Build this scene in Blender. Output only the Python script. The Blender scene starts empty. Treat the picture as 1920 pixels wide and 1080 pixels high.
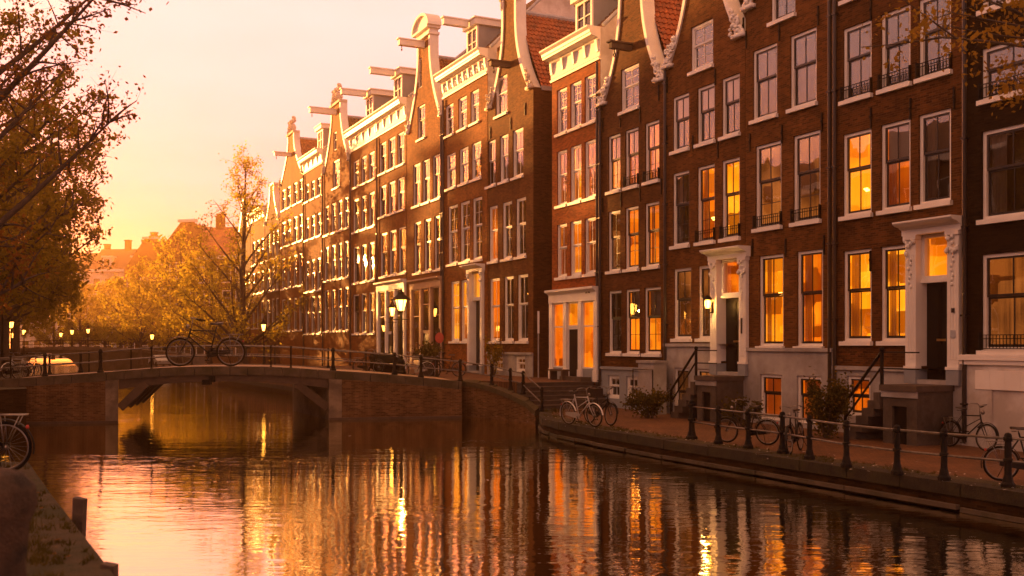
import bpy, bmesh, math, random
import numpy as np
from mathutils import Vector, Matrix
PI = math.pi
rad = math.radians
scene = bpy.context.scene
COL = scene.collection
random.seed(7)
RNG = np.random.default_rng(7)

# ------------------------------------------------------------------ survey of the place
CAM_Z = 2.75                      # camera height above the right quay (z = 0)
FPX, CX, HY = 1900.0, 960.0, 645.0
DV = Vector((-0.4321, 0.9018, 0))  # along the canal, away from the camera
NV = Vector((0.9018, 0.4321, 0))   # across the canal, towards the houses
FAC = 23.0                        # distance of the facade line
WATER_Z = -0.52

def UN(u, n, z=0.0):
    p = DV * u + NV * n
    return Vector((p.x, p.y, z))

def at(px, Y, z=0.0):
    return Vector(((px - CX) / FPX * Y, Y, z))

def fac_depth(px, line=FAC):
    k = (px - CX) / FPX
    return line / (NV.x * k + NV.y)

def fac_u(px, line=FAC):
    Y = fac_depth(px, line)
    return (px - CX) / FPX * Y * DV.x + Y * DV.y

def zat(py, Y):
    return CAM_Z + (HY - py) / FPX * Y

def fac_z(px, py, line=FAC):
    return zat(py, fac_depth(px, line))

# ------------------------------------------------------------------ object helpers
def tag(o, label=None, cat=None, group=None, kind=None):
    if label: o['label'] = label
    if cat: o['category'] = cat
    if group: o['group'] = group
    if kind: o['kind'] = kind
    return o

def empty(name, loc=(0, 0, 0), rz=0.0, label=None, cat=None, group=None):
    o = bpy.data.objects.new(name, None)
    COL.objects.link(o)
    o.location = loc
    o.rotation_euler = (0, 0, rz)
    o.empty_display_size = 0.2
    return tag(o, label, cat, group)

def kids(o):
    return [c for c in bpy.data.objects if c.parent == o]

def copy_tree(o, parent=None):
    c = o.copy()
    COL.objects.link(c)
    c.parent = parent
    for ch in kids(o):
        copy_tree(ch, c)
    return c

class MB:
    def __init__(s):
        s.v = []; s.f = []; s.n = 0
    def add(s, vs, fs):
        k = len(s.v)
        s.v.extend([tuple(p) for p in vs])
        s.f.extend([tuple(i + k for i in f) for f in fs])
        return s
    def quad(s, a, b, c, d):
        return s.add([a, b, c, d], [(0, 1, 2, 3)])
    def poly(s, pts):
        return s.add(pts, [tuple(range(len(pts)))])
    def box(s, x0, x1, y0, y1, z0, z1):
        if x0 > x1: x0, x1 = x1, x0
        if y0 > y1: y0, y1 = y1, y0
        if z0 > z1: z0, z1 = z1, z0
        v = [(x0,y0,z0),(x1,y0,z0),(x1,y1,z0),(x0,y1,z0),(x0,y0,z1),(x1,y0,z1),(x1,y1,z1),(x0,y1,z1)]
        return s.add(v, [(0,3,2,1),(4,5,6,7),(0,1,5,4),(1,2,6,5),(2,3,7,6),(3,0,4,7)])
    def hexa(s, b, t):
        """bottom ring b (4 pts, ccw from above) and top ring t."""
        return s.add(list(b) + list(t), [(3,2,1,0),(4,5,6,7),(0,1,5,4),(1,2,6,5),(2,3,7,6),(3,0,4,7)])
    def prism(s, prof, axis, a, b):
        """closed profile (list of 2D) extruded along axis from a to b. axis x: prof=(y,z); y: (x,z); z: (x,y)"""
        def P(q, t):
            return {'x': (t, q[0], q[1]), 'y': (q[0], t, q[1]), 'z': (q[0], q[1], t)}[axis]
        n = len(prof)
        vs = [P(q, a) for q in prof] + [P(q, b) for q in prof]
        fs = [tuple(range(n)), tuple(range(2*n-1, n-1, -1))]
        for i in range(n):
            j = (i + 1) % n
            fs.append((i, i + n, j + n, j))
        return s.add(vs, fs)
    def tube(s, pts, radii, n=8, cap=True):
        pts = [Vector(p) for p in pts]
        if not isinstance(radii, (list, tuple)): radii = [radii] * len(pts)
        vs, fs = [], []
        T0 = (pts[1] - pts[0]).normalized()
        ref = Vector((0, 0, 1)) if abs(T0.z) < 0.9 else Vector((1, 0, 0))
        A = T0.cross(ref).normalized()
        for i, p in enumerate(pts):
            if i == 0: T = pts[1] - pts[0]
            elif i == len(pts) - 1: T = pts[-1] - pts[-2]
            else: T = pts[i + 1] - pts[i - 1]
            T = T.normalized() if T.length > 1e-9 else T0
            A = (A - T * A.dot(T))
            A = A.normalized() if A.length > 1e-6 else T.orthogonal().normalized()
            B = T.cross(A)
            for k in range(n):
                an = 2 * PI * k / n
                vs.append(p + (A * math.cos(an) + B * math.sin(an)) * radii[i])
        for i in range(len(pts) - 1):
            for k in range(n):
                k2 = (k + 1) % n
                fs.append((i*n+k, i*n+k2, (i+1)*n+k2, (i+1)*n+k))
        if cap:
            fs.append(tuple(range(n - 1, -1, -1)))
            m = (len(pts) - 1) * n
            fs.append(tuple(range(m, m + n)))
        return s.add(vs, fs)
    def lathe(s, prof, c=(0, 0, 0), n=12):
        vs, fs = [], []
        for r, z in prof:
            for k in range(n):
                a = 2 * PI * k / n
                vs.append((c[0] + r * math.cos(a), c[1] + r * math.sin(a), c[2] + z))
        for i in range(len(prof) - 1):
            for k in range(n):
                k2 = (k + 1) % n
                fs.append((i*n+k, i*n+k2, (i+1)*n+k2, (i+1)*n+k))
        fs.append(tuple(range(n - 1, -1, -1)))
        m = (len(prof) - 1) * n
        fs.append(tuple(range(m, m + n)))
        return s.add(vs, fs)
    def ring(s, c, R, r, ax='y', n=28, m=6, a0=0, a1=2*PI):
        full = abs(a1 - a0 - 2 * PI) < 1e-6
        pts = []
        cnt = n if full else n + 1
        vs, fs = [], []
        for i in range(cnt):
            a = a0 + (a1 - a0) * i / n
            for j in range(m):
                b = 2 * PI * j / m
                rr = R + r * math.cos(b)
                p = (rr * math.cos(a), r * math.sin(b), rr * math.sin(a))
                if ax == 'z': p = (p[0], p[2], p[1])
                elif ax == 'x': p = (p[1], p[0], p[2])
                vs.append((c[0] + p[0], c[1] + p[1], c[2] + p[2]))
        for i in range(n):
            i2 = (i + 1) % cnt
            for j in range(m):
                j2 = (j + 1) % m
                fs.append((i*m+j, i*m+j2, i2*m+j2, i2*m+j))
        return s.add(vs, fs)
    def blob(s, c, rx, ry, rz, n=8, m=5, jit=0.0, rnd=None):
        vs, fs = [], []
        for i in range(m + 1):
            t = PI * i / m
            for k in range(n):
                a = 2 * PI * k / n
                q = 1 + (rnd.uniform(-jit, jit) if rnd else 0)
                vs.append((c[0] + rx*q*math.sin(t)*math.cos(a), c[1] + ry*q*math.sin(t)*math.sin(a), c[2] + rz*q*math.cos(t)))
        for i in range(m):
            for k in range(n):
                k2 = (k + 1) % n
                fs.append((i*n+k, (i+1)*n+k, (i+1)*n+k2, i*n+k2))
        return s.add(vs, fs)
    def build(s, name, mat, parent=None, smooth=False, loc=None, uv=True, fix=False):
        me = bpy.data.meshes.new(name)
        me.from_pydata(s.v, [], s.f)
        me.update()
        if fix:
            bm = bmesh.new(); bm.from_mesh(me)
            bmesh.ops.recalc_face_normals(bm, faces=bm.faces)
            bm.to_mesh(me); bm.free()
        if uv and len(me.polygons):
            lay = me.uv_layers.new(name='UVMap')
            nl = len(me.loops)
            co = np.empty(len(me.vertices) * 3, dtype=np.float32); me.vertices.foreach_get('co', co); co = co.reshape(-1, 3)
            lv = np.empty(nl, dtype=np.int32); me.loops.foreach_get('vertex_index', lv)
            npol = len(me.polygons)
            nor = np.empty(npol * 3, dtype=np.float32); me.polygons.foreach_get('normal', nor); nor = np.abs(nor.reshape(-1, 3))
            tot = np.empty(npol, dtype=np.int32); me.polygons.foreach_get('loop_total', tot)
            ax = np.repeat(np.argmax(nor, axis=1), tot)
            p = co[lv]
            u = np.where(ax == 0, p[:, 1], p[:, 0])
            w = np.where(ax == 2, p[:, 1], p[:, 2])
            lay.data.foreach_set('uv', np.stack([u, w], 1).astype(np.float32).ravel())
        if smooth:
            me.polygons.foreach_set('use_smooth', [True] * len(me.polygons))
        if mat: me.materials.append(mat)
        o = bpy.data.objects.new(name, me)
        COL.objects.link(o)
        if parent: o.parent = parent
        if loc is not None: o.location = loc
        return o

# ------------------------------------------------------------------ materials
def new_mat(name):
    m = bpy.data.materials.new(name); m.use_nodes = True
    nt = m.node_tree; nt.nodes.clear()
    out = nt.nodes.new('ShaderNodeOutputMaterial')
    return m, nt, out

def N(nt, typ, **kw):
    n = nt.nodes.new(typ)
    for k, v in kw.items():
        if k in n.inputs.keys(): n.inputs[k].default_value = v
        else: setattr(n, k, v)
    return n

def L(nt, a, b): nt.links.new(a, b)

def ramp(nt, fac, stops):
    r = nt.nodes.new('ShaderNodeValToRGB')
    e = r.color_ramp.elements
    while len(e) < len(stops): e.new(0.5)
    for i, (p, c) in enumerate(stops):
        e[i].position = p; e[i].color = (*c, 1) if len(c) == 3 else c
    if fac is not None: L(nt, fac, r.inputs[0])
    return r

def mixc(nt, fac, a, b, mode='MIX'):
    m = nt.nodes.new('ShaderNodeMix'); m.data_type = 'RGBA'; m.blend_type = mode
    for i, x in ((0, fac), (6, a), (7, b)):
        if hasattr(x, 'links') or hasattr(x, 'is_linked'): L(nt, x, m.inputs[i])
        elif i == 0: m.inputs[0].default_value = x
        else: m.inputs[i].default_value = (*x, 1) if len(x) == 3 else x
    return m.outputs[2]

def math_(nt, op, a, b=None, clamp=False):
    m = nt.nodes.new('ShaderNodeMath'); m.operation = op; m.use_clamp = clamp
    for i, x in enumerate((a, b)):
        if x is None: continue
        if hasattr(x, 'is_linked'): L(nt, x, m.inputs[i])
        else: m.inputs[i].default_value = x
    return m.outputs[0]

def bump(nt, h, strength=0.3, dist=0.02):
    b = nt.nodes.new('ShaderNodeBump')
    b.inputs['Strength'].default_value = strength; b.inputs['Distance'].default_value = dist
    L(nt, h, b.inputs['Height'])
    return b.outputs[0]

def noise(nt, vec, scale, detail=4, rough=0.55):
    n = nt.nodes.new('ShaderNodeTexNoise')
    n.inputs['Scale'].default_value = scale; n.inputs['Detail'].default_value = detail; n.inputs['Roughness'].default_value = rough
    if vec is not None: L(nt, vec, n.inputs['Vector'])
    return n.outputs[0]

def rough_mat(name, c1, c2, scale=3, rough=0.6, bs=0.25, bd=0.01, metal=0.0, spec=0.4, c3=None, s3=0.6):
    m, nt, out = new_mat(name)
    tc = N(nt, 'ShaderNodeTexCoord')
    n1 = noise(nt, tc.outputs['Object'], scale, 6, 0.6)
    r = ramp(nt, n1, [(0.32, c1), (0.68, c2)])
    col = r.outputs[0]
    if c3:
        n2 = noise(nt, tc.outputs['Object'], s3, 5, 0.65)
        f = ramp(nt, n2, [(0.45, (0, 0, 0)), (0.62, (1, 1, 1))])
        col = mixc(nt, f.outputs[0], col, c3)
    p = N(nt, 'ShaderNodeBsdfPrincipled', Roughness=rough, Metallic=metal)
    p.inputs['Specular IOR Level'].default_value = spec
    L(nt, col, p.inputs['Base Color'])
    n3 = noise(nt, tc.outputs['Object'], scale * 8, 5, 0.6)
    L(nt, bump(nt, n3, bs, bd), p.inputs['Normal'])
    L(nt, p.outputs[0], out.inputs[0])
    return m

def brick_mat(name, ca, cb, mortar, stain=0.75, bw=0.21, bh=0.065):
    m, nt, out = new_mat(name)
    tc = N(nt, 'ShaderNodeTexCoord')
    bt = N(nt, 'ShaderNodeTexBrick')
    bt.inputs['Scale'].default_value = 1.0
    bt.inputs['Brick Width'].default_value = bw; bt.inputs['Row Height'].default_value = bh
    bt.inputs['Mortar Size'].default_value = 0.009; bt.inputs['Mortar Smooth'].default_value = 0.3
    bt.inputs['Bias'].default_value = 0.0
    bt.inputs['Color1'].default_value = (ca[0]*.6, ca[1]*.56, ca[2]*.42, 1); bt.inputs['Color2'].default_value = (cb[0]*1.22, cb[1]*1.16, cb[2]*.85, 1); bt.inputs['Mortar'].default_value = (mortar[0], mortar[1]*.95, mortar[2]*.75, 1)
    L(nt, tc.outputs['UV'], bt.inputs['Vector'])
    oi = N(nt, 'ShaderNodeObjectInfo')
    nz = N(nt, 'ShaderNodeTexNoise'); nz.noise_dimensions = '4D'
    nz.inputs['Scale'].default_value = 0.7; nz.inputs['Detail'].default_value = 8; nz.inputs['Roughness'].default_value = 0.65
    L(nt, tc.outputs['Object'], nz.inputs['Vector']); L(nt, math_(nt, 'MULTIPLY', oi.outputs['Random'], 30.0), nz.inputs['W'])
    mp = N(nt, 'ShaderNodeMapping'); mp.inputs['Scale'].default_value = (2.2, 2.2, 0.18)
    L(nt, tc.outputs['Object'], mp.inputs['Vector'])
    n2 = noise(nt, mp.outputs[0], 1.0, 6, 0.6)
    f1 = ramp(nt, nz.outputs[0], [(0.3, (0.55, 0.53, 0.5)), (0.7, (1.25, 1.22, 1.18))])
    f2 = ramp(nt, n2, [(0.35, (0.72, 0.7, 0.68)), (0.62, (1.1, 1.1, 1.1))])
    col = mixc(nt, stain, bt.outputs['Color'], f1.outputs[0], 'MULTIPLY')
    col = mixc(nt, stain, col, f2.outputs[0], 'MULTIPLY')
    p = N(nt, 'ShaderNodeBsdfPrincipled', Roughness=0.78)
    p.inputs['Specular IOR Level'].default_value = 0.06
    L(nt, col, p.inputs['Base Color'])
    h = math_(nt, 'SUBTRACT', 1.0, bt.outputs['Fac'])
    n3 = noise(nt, tc.outputs['Object'], 40, 3)
    h2 = math_(nt, 'ADD', h, math_(nt, 'MULTIPLY', n3, 0.5))
    L(nt, bump(nt, h2, 0.6, 0.012), p.inputs['Normal'])
    L(nt, p.outputs[0], out.inputs[0])
    return m

M = {}
M['brick_dark'] = brick_mat('brick_dark', (0.06, 0.025, 0.01), (0.09, 0.037, 0.014), (0.08, 0.045, 0.025))
M['brick_brown'] = brick_mat('brick_brown', (0.105, 0.042, 0.014), (0.16, 0.064, 0.02), (0.14, 0.08, 0.045))
M['brick_umber'] = brick_mat('brick_umber', (0.075, 0.03, 0.011), (0.12, 0.047, 0.017), (0.115, 0.066, 0.038))
M['brick_red'] = brick_mat('brick_red', (0.26, 0.07, 0.02), (0.32, 0.09, 0.026), (0.22, 0.085, 0.035), 0.35)
M['brick_warm'] = brick_mat('brick_warm', (0.2, 0.075, 0.02), (0.29, 0.11, 0.028), (0.23, 0.11, 0.05))
M['brick_black'] = brick_mat('brick_black', (0.016, 0.009, 0.006), (0.025, 0.014, 0.009), (0.02, 0.013, 0.009), 0.4)
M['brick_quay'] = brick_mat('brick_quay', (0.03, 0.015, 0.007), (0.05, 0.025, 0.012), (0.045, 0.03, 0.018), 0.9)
M['brick_abutment'] = brick_mat('brick_abutment', (0.12, 0.06, 0.035), (0.18, 0.095, 0.055), (0.2, 0.14, 0.1), 1.0)
M['white'] = rough_mat('white_paint', (0.7, 0.66, 0.6), (0.8, 0.77, 0.71), 1.2, 0.45, 0.12, 0.004)
M['white_old'] = rough_mat('white_plaster', (0.55, 0.52, 0.48), (0.72, 0.69, 0.64), 0.9, 0.8, 0.3, 0.01, c3=(0.42, 0.37, 0.32), s3=0.5)
M['grey_stone'] = rough_mat('grey_stone', (0.3, 0.28, 0.265), (0.4, 0.38, 0.36), 1.5, 0.8, 0.3, 0.008, c3=(0.22, 0.2, 0.185), s3=0.5)
M['blue_grey'] = rough_mat('blue_grey_paint', (0.2, 0.215, 0.235), (0.26, 0.28, 0.3), 1.5, 0.6, 0.2, 0.005)
M['lead'] = rough_mat('lead_sheet', (0.3, 0.32, 0.35), (0.42, 0.44, 0.47), 2.5, 0.6, 0.3, 0.01)
M['tile'] = rough_mat('roof_tile', (0.34, 0.1, 0.035), (0.46, 0.15, 0.055), 2.5, 0.75, 0.4, 0.01, c3=(0.2, 0.075, 0.04), s3=1.1)
M['slate'] = rough_mat('dark_tile', (0.10, 0.055, 0.04), (0.17, 0.085, 0.055), 2.5, 0.7, 0.4, 0.01)
M['tan'] = rough_mat('ochre_paint', (0.42, 0.27, 0.16), (0.5, 0.33, 0.2), 1.2, 0.6, 0.15, 0.005)
M['sandstone'] = rough_mat('carved_stone', (0.5, 0.42, 0.33), (0.66, 0.58, 0.48), 3, 0.8, 0.5, 0.03)
M['sash_dark'] = rough_mat('dark_sash_paint', (0.02, 0.014, 0.011), (0.03, 0.02, 0.015), 3, 0.35, 0.05, 0.002)
M['iron'] = rough_mat('black_iron', (0.005, 0.004, 0.0035), (0.009, 0.0075, 0.0065), 6, 0.55, 0.25, 0.004, spec=0.12)
M['steel_rail'] = rough_mat('worn_rail', (0.09, 0.075, 0.063), (0.2, 0.17, 0.145), 9, 0.35, 0.1, 0.002, metal=0.6)
M['stoop_stone'] = rough_mat('stoop_stone', (0.05, 0.037, 0.027), (0.11, 0.085, 0.063), 1.3, 0.85, 0.5, 0.015, c3=(0.04, 0.03, 0.022), s3=1.2)
M['door_black'] = rough_mat('door_paint', (0.007, 0.005, 0.004), (0.012, 0.009, 0.007), 2, 0.35, 0.05, 0.003, spec=0.2)
M['brass'] = rough_mat('brass', (0.55, 0.36, 0.12), (0.65, 0.45, 0.18), 6, 0.3, 0.1, 0.002, metal=1.0)
M['rubber'] = rough_mat('rubber', (0.006, 0.005, 0.0045), (0.011, 0.0095, 0.009), 12, 0.8, 0.2, 0.002, spec=0.1)
M['bike_black'] = rough_mat('bike_paint', (0.005, 0.0045, 0.004), (0.009, 0.008, 0.007), 5, 0.35, 0.05, 0.001, spec=0.2)
M['bike_silver'] = rough_mat('bike_silver', (0.4, 0.37, 0.34), (0.52, 0.49, 0.45), 5, 0.35, 0.05, 0.001, metal=0.3)
M['chrome'] = rough_mat('bike_chrome', (0.16, 0.14, 0.12), (0.28, 0.25, 0.22), 5, 0.3, 0.05, 0.001, metal=0.9)
M['leather'] = rough_mat('saddle_leather', (0.02, 0.014, 0.01), (0.035, 0.022, 0.015), 9, 0.42, 0.2, 0.003)
M['wood_dark'] = rough_mat('old_timber', (0.05, 0.032, 0.02), (0.1, 0.062, 0.038), 3, 0.75, 0.6, 0.02)
M['concrete'] = rough_mat('pier_concrete', (0.19, 0.135, 0.085), (0.3, 0.22, 0.145), 1.4, 0.85, 0.4, 0.015, c3=(0.1, 0.075, 0.055), s3=0.9)
M['coping'] = rough_mat('coping_stone', (0.065, 0.048, 0.03), (0.125, 0.09, 0.058), 1.8, 0.85, 0.5, 0.02, c3=(0.04, 0.034, 0.012), s3=0.8)
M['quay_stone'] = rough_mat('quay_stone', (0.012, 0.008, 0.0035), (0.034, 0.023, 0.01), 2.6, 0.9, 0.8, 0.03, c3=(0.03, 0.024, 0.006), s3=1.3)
M['moss'] = rough_mat('mossy_edge', (0.035, 0.028, 0.008), (0.075, 0.056, 0.018), 7, 0.95, 0.9, 0.03, c3=(0.075, 0.052, 0.026), s3=2.2)
M['bark'] = rough_mat('bark', (0.045, 0.03, 0.02), (0.095, 0.062, 0.04), 6, 0.9, 0.8, 0.03)
M['red_paint'] = rough_mat('red_paint', (0.32, 0.03, 0.02), (0.38, 0.04, 0.025), 4, 0.5, 0.1, 0.002)
M['step'] = rough_mat('stone_steps', (0.055, 0.04, 0.03), (0.1, 0.072, 0.052), 3, 0.85, 0.4, 0.01)
M['curtain'] = rough_mat('curtain_cloth', (0.55, 0.46, 0.37), (0.68, 0.58, 0.47), 3, 0.9, 0.2, 0.004)
M['car_paint'] = rough_mat('car_silver', (0.5, 0.5, 0.5), (0.56, 0.56, 0.56), 3, 0.3, 0.02, 0.001, metal=0.3)
M['car_dark'] = rough_mat('car_dark', (0.03, 0.035, 0.05), (0.04, 0.045, 0.06), 3, 0.3, 0.02, 0.001)
M['car_glass'] = rough_mat('car_glass', (0.02, 0.02, 0.02), (0.03, 0.03, 0.03), 3, 0.1, 0.0, 0.001)

def paving_mat(name, ca, cb, mortar, bw, bh, c3=None):
    m, nt, out = new_mat(name)
    tc = N(nt, 'ShaderNodeTexCoord')
    mp = N(nt, 'ShaderNodeMapping'); mp.inputs['Rotation'].default_value = (0, 0, rad(25.6 + 45))
    L(nt, tc.outputs['Object'], mp.inputs['Vector'])
    bt = N(nt, 'ShaderNodeTexBrick')
    bt.inputs['Scale'].default_value = 1.0; bt.inputs['Brick Width'].default_value = bw; bt.inputs['Row Height'].default_value = bh
    bt.inputs['Mortar Size'].default_value = 0.008
    bt.inputs['Color1'].default_value = (*ca, 1); bt.inputs['Color2'].default_value = (*cb, 1); bt.inputs['Mortar'].default_value = (*mortar, 1)
    L(nt, mp.outputs[0], bt.inputs['Vector'])
    n1 = noise(nt, tc.outputs['Object'], 0.6, 8, 0.65)
    f1 = ramp(nt, n1, [(0.3, (0.55, 0.52, 0.5)), (0.7, (1.3, 1.25, 1.2))])
    col = mixc(nt, 0.8, bt.outputs['Color'], f1.outputs[0], 'MULTIPLY')
    if c3:
        n2 = noise(nt, tc.outputs['Object'], 1.7, 6, 0.7)
        f2 = ramp(nt, n2, [(0.55, (0, 0, 0)), (0.68, (1, 1, 1))])
        col = mixc(nt, f2.outputs[0], col, c3)
    p = N(nt, 'ShaderNodeBsdfPrincipled', Roughness=0.72); p.inputs['Specular IOR Level'].default_value = 0.2
    L(nt, col, p.inputs['Base Color'])
    h = math_(nt, 'ADD', math_(nt, 'SUBTRACT', 1.0, bt.outputs['Fac']), noise(nt, tc.outputs['Object'], 9, 4))
    L(nt, bump(nt, h, 0.5, 0.012), p.inputs['Normal'])
    L(nt, p.outputs[0], out.inputs[0])
    return m
M['paving'] = paving_mat('brick_paving', (0.105, 0.05, 0.022), (0.19, 0.085, 0.034), (0.055, 0.034, 0.02), 0.21, 0.07)
M['deck'] = paving_mat('bridge_paving', (0.3, 0.2, 0.14), (0.38, 0.26, 0.18), (0.18, 0.12, 0.08), 0.3, 0.3)
M['earth'] = rough_mat('earth', (0.06, 0.05, 0.035), (0.1, 0.08, 0.055), 0.3, 0.95, 0.4, 0.05)
M['left_quay'] = rough_mat('left_quay_ground', (0.04, 0.03, 0.014), (0.08, 0.055, 0.028), 4, 0.95, 1.0, 0.05, c3=(0.03, 0.03, 0.007), s3=1.1)

# glass: a thin pane that reflects strongly at grazing angles
def glass_mat():
    m, nt, out = new_mat('window_glass')
    tc = N(nt, 'ShaderNodeTexCoord'); oi = N(nt, 'ShaderNodeObjectInfo')
    nz = N(nt, 'ShaderNodeTexNoise'); nz.noise_dimensions = '4D'; nz.inputs['Scale'].default_value = 1.3; nz.inputs['Detail'].default_value = 1
    L(nt, tc.outputs['Object'], nz.inputs['Vector']); L(nt, math_(nt, 'MULTIPLY', oi.outputs['Random'], 20.0), nz.inputs['W'])
    nb = bump(nt, nz.outputs[0], 0.25, 0.02)
    fr = N(nt, 'ShaderNodeFresnel', IOR=1.75); L(nt, nb, fr.inputs['Normal'])
    fac = math_(nt, 'MULTIPLY', fr.outputs[0], 1.9, True)
    g = N(nt, 'ShaderNodeBsdfGlossy', Roughness=0.015); g.inputs['Color'].default_value = (0.95, 0.93, 0.9, 1); L(nt, nb, g.inputs['Normal'])
    t = N(nt, 'ShaderNodeBsdfTransparent'); t.inputs['Color'].default_value = (0.9, 0.88, 0.85, 1)
    mx = N(nt, 'ShaderNodeMixShader'); L(nt, fac, mx.inputs[0]); L(nt, t.outputs[0], mx.inputs[1]); L(nt, g.outputs[0], mx.inputs[2])
    L(nt, mx.outputs[0], out.inputs[0])
    return m
M['glass'] = glass_mat()

def room_mat(name, ramp_stops, strength, folds=1.0, dimvar=0.5):
    """lit room seen through a window: lamp-lit walls, curtain folds, dark furniture shapes"""
    m, nt, out = new_mat(name)
    tc = N(nt, 'ShaderNodeTexCoord'); oi = N(nt, 'ShaderNodeObjectInfo')
    sep = N(nt, 'ShaderNodeSeparateXYZ'); L(nt, tc.outputs['Object'], sep.inputs[0])
    mp = N(nt, 'ShaderNodeCombineXYZ'); L(nt, math_(nt, 'MULTIPLY', sep.outputs[0], 9.0), mp.inputs[0]); L(nt, math_(nt, 'MULTIPLY', sep.outputs[2], 0.3), mp.inputs[2])
    nz = N(nt, 'ShaderNodeTexNoise'); nz.noise_dimensions = '4D'; nz.inputs['Scale'].default_value = 1.0; nz.inputs['Detail'].default_value = 3
    L(nt, mp.outputs[0], nz.inputs['Vector']); w = math_(nt, 'MULTIPLY', oi.outputs['Random'], 50.0); L(nt, w, nz.inputs['W'])
    big = N(nt, 'ShaderNodeTexNoise'); big.noise_dimensions = '4D'; big.inputs['Scale'].default_value = 0.75; big.inputs['Detail'].default_value = 2.5
    L(nt, tc.outputs['Object'], big.inputs['Vector']); L(nt, w, big.inputs['W'])
    v = math_(nt, 'ADD', math_(nt, 'MULTIPLY', nz.outputs[0], 0.28 * folds), math_(nt, 'MULTIPLY', big.outputs[0], 0.95))
    v = math_(nt, 'SUBTRACT', v, 0.12)
    r = ramp(nt, v, ramp_stops)
    vor = N(nt, 'ShaderNodeTexVoronoi'); vor.voronoi_dimensions = '4D'; vor.distance = 'CHEBYCHEV'; vor.inputs['Scale'].default_value = 1.25; vor.inputs['Randomness'].default_value = 0.8
    L(nt, tc.outputs['Object'], vor.inputs['Vector']); L(nt, w, vor.inputs['W'])
    fu = ramp(nt, vor.outputs['Color'], [(0.2, (0.22, 0.12, 0.06)), (0.27, (0.75, 0.65, 0.5)), (0.55, (0.95, 0.9, 0.8)), (0.6, (1.25, 1.3, 1.4))])
    col = mixc(nt, 0.85, r.outputs[0], fu.outputs[0], 'MULTIPLY')
    e = N(nt, 'ShaderNodeEmission')
    L(nt, col, e.inputs[0])
    L(nt, math_(nt, 'MULTIPLY', math_(nt, 'ADD', math_(nt, 'MULTIPLY', oi.outputs['Random'], dimvar), 1 - dimvar / 2), strength), e.inputs[1])
    L(nt, e.outputs[0], out.inputs[0])
    return m
LIT = 0.3
M['room_bright'] = room_mat('lit_room_bright', [(0.25, (0.7, 0.13, 0.001)), (0.45, (1.0, 0.23, 0.003)), (0.72, (1.0, 0.37, 0.014))], 1.2 * LIT, 1.0, 0.3)
M['room_orange'] = room_mat('lit_room_orange', [(0.25, (0.32, 0.04, 0.001)), (0.5, (0.85, 0.135, 0.002)), (0.75, (1.0, 0.25, 0.006))], 0.98 * LIT, 1.4, 0.5)
M['room_dim'] = room_mat('lit_room_dim', [(0.3, (0.03, 0.008, 0.002)), (0.5, (0.16, 0.04, 0.007)), (0.75, (0.5, 0.13, 0.02))], 0.5 * LIT, 2.0, 0.8)
M['room_dark'] = rough_mat('dark_room', (0.05, 0.03, 0.02), (0.12, 0.075, 0.05), 1.3, 0.9, 0.1, 0.01)
M['blind'] = rough_mat('roller_blind', (0.62, 0.55, 0.45), (0.7, 0.63, 0.52), 1.3, 0.8, 0.1, 0.004)

def emit_mat(name, c, s):
    m, nt, out = new_mat(name)
    e = N(nt, 'ShaderNodeEmission'); e.inputs[0].default_value = (*c, 1); e.inputs[1].default_value = s
    L(nt, e.outputs[0], out.inputs[0]); return m
M['lamp_hot'] = emit_mat('lamp_hot', (1.0, 0.38, 0.05), 4.0)
M['lamp_far'] = emit_mat('lamp_far', (1.0, 0.36, 0.045), 3.0)

def leaf_mat(name, c1, c2, t1, tr=0.55):
    m, nt, out = new_mat(name)
    tc = N(nt, 'ShaderNodeTexCoord')
    n1 = noise(nt, tc.outputs['Object'], 0.9, 4)
    n2 = noise(nt, tc.outputs['Object'], 7.0, 2)
    f = math_(nt, 'ADD', math_(nt, 'MULTIPLY', n1, 0.6), math_(nt, 'MULTIPLY', n2, 0.4))
    r = ramp(nt, f, [(0.38, c1), (0.62, c2)])
    d = N(nt, 'ShaderNodeBsdfDiffuse'); L(nt, r.outputs[0], d.inputs[0])
    t = N(nt, 'ShaderNodeBsdfTranslucent'); t.inputs[0].default_value = (*t1, 1)
    mx = N(nt, 'ShaderNodeMixShader', Fac=tr); L(nt, d.outputs[0], mx.inputs[1]); L(nt, t.outputs[0], mx.inputs[2])
    L(nt, mx.outputs[0], out.inputs[0]); return m
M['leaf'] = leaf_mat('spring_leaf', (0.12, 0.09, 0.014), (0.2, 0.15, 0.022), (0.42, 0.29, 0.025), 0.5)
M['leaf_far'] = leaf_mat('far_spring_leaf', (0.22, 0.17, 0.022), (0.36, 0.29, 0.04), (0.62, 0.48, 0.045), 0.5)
M['leaf_near'] = leaf_mat('brown_leaf', (0.10, 0.045, 0.015), (0.17, 0.08, 0.022), (0.34, 0.14, 0.022), 0.5)
M['leaf_gold'] = leaf_mat('gold_leaf', (0.22, 0.12, 0.02), (0.34, 0.2, 0.03), (0.4, 0.23, 0.03), 0.4)
M['leaf_shrub'] = leaf_mat('shrub_leaf', (0.05, 0.042, 0.012), (0.11, 0.085, 0.022), (0.12, 0.09, 0.02), 0.3)

M['verge_grass'] = leaf_mat('verge_grass', (0.04, 0.034, 0.008), (0.08, 0.065, 0.014), (0.09, 0.07, 0.012), 0.3)
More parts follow.
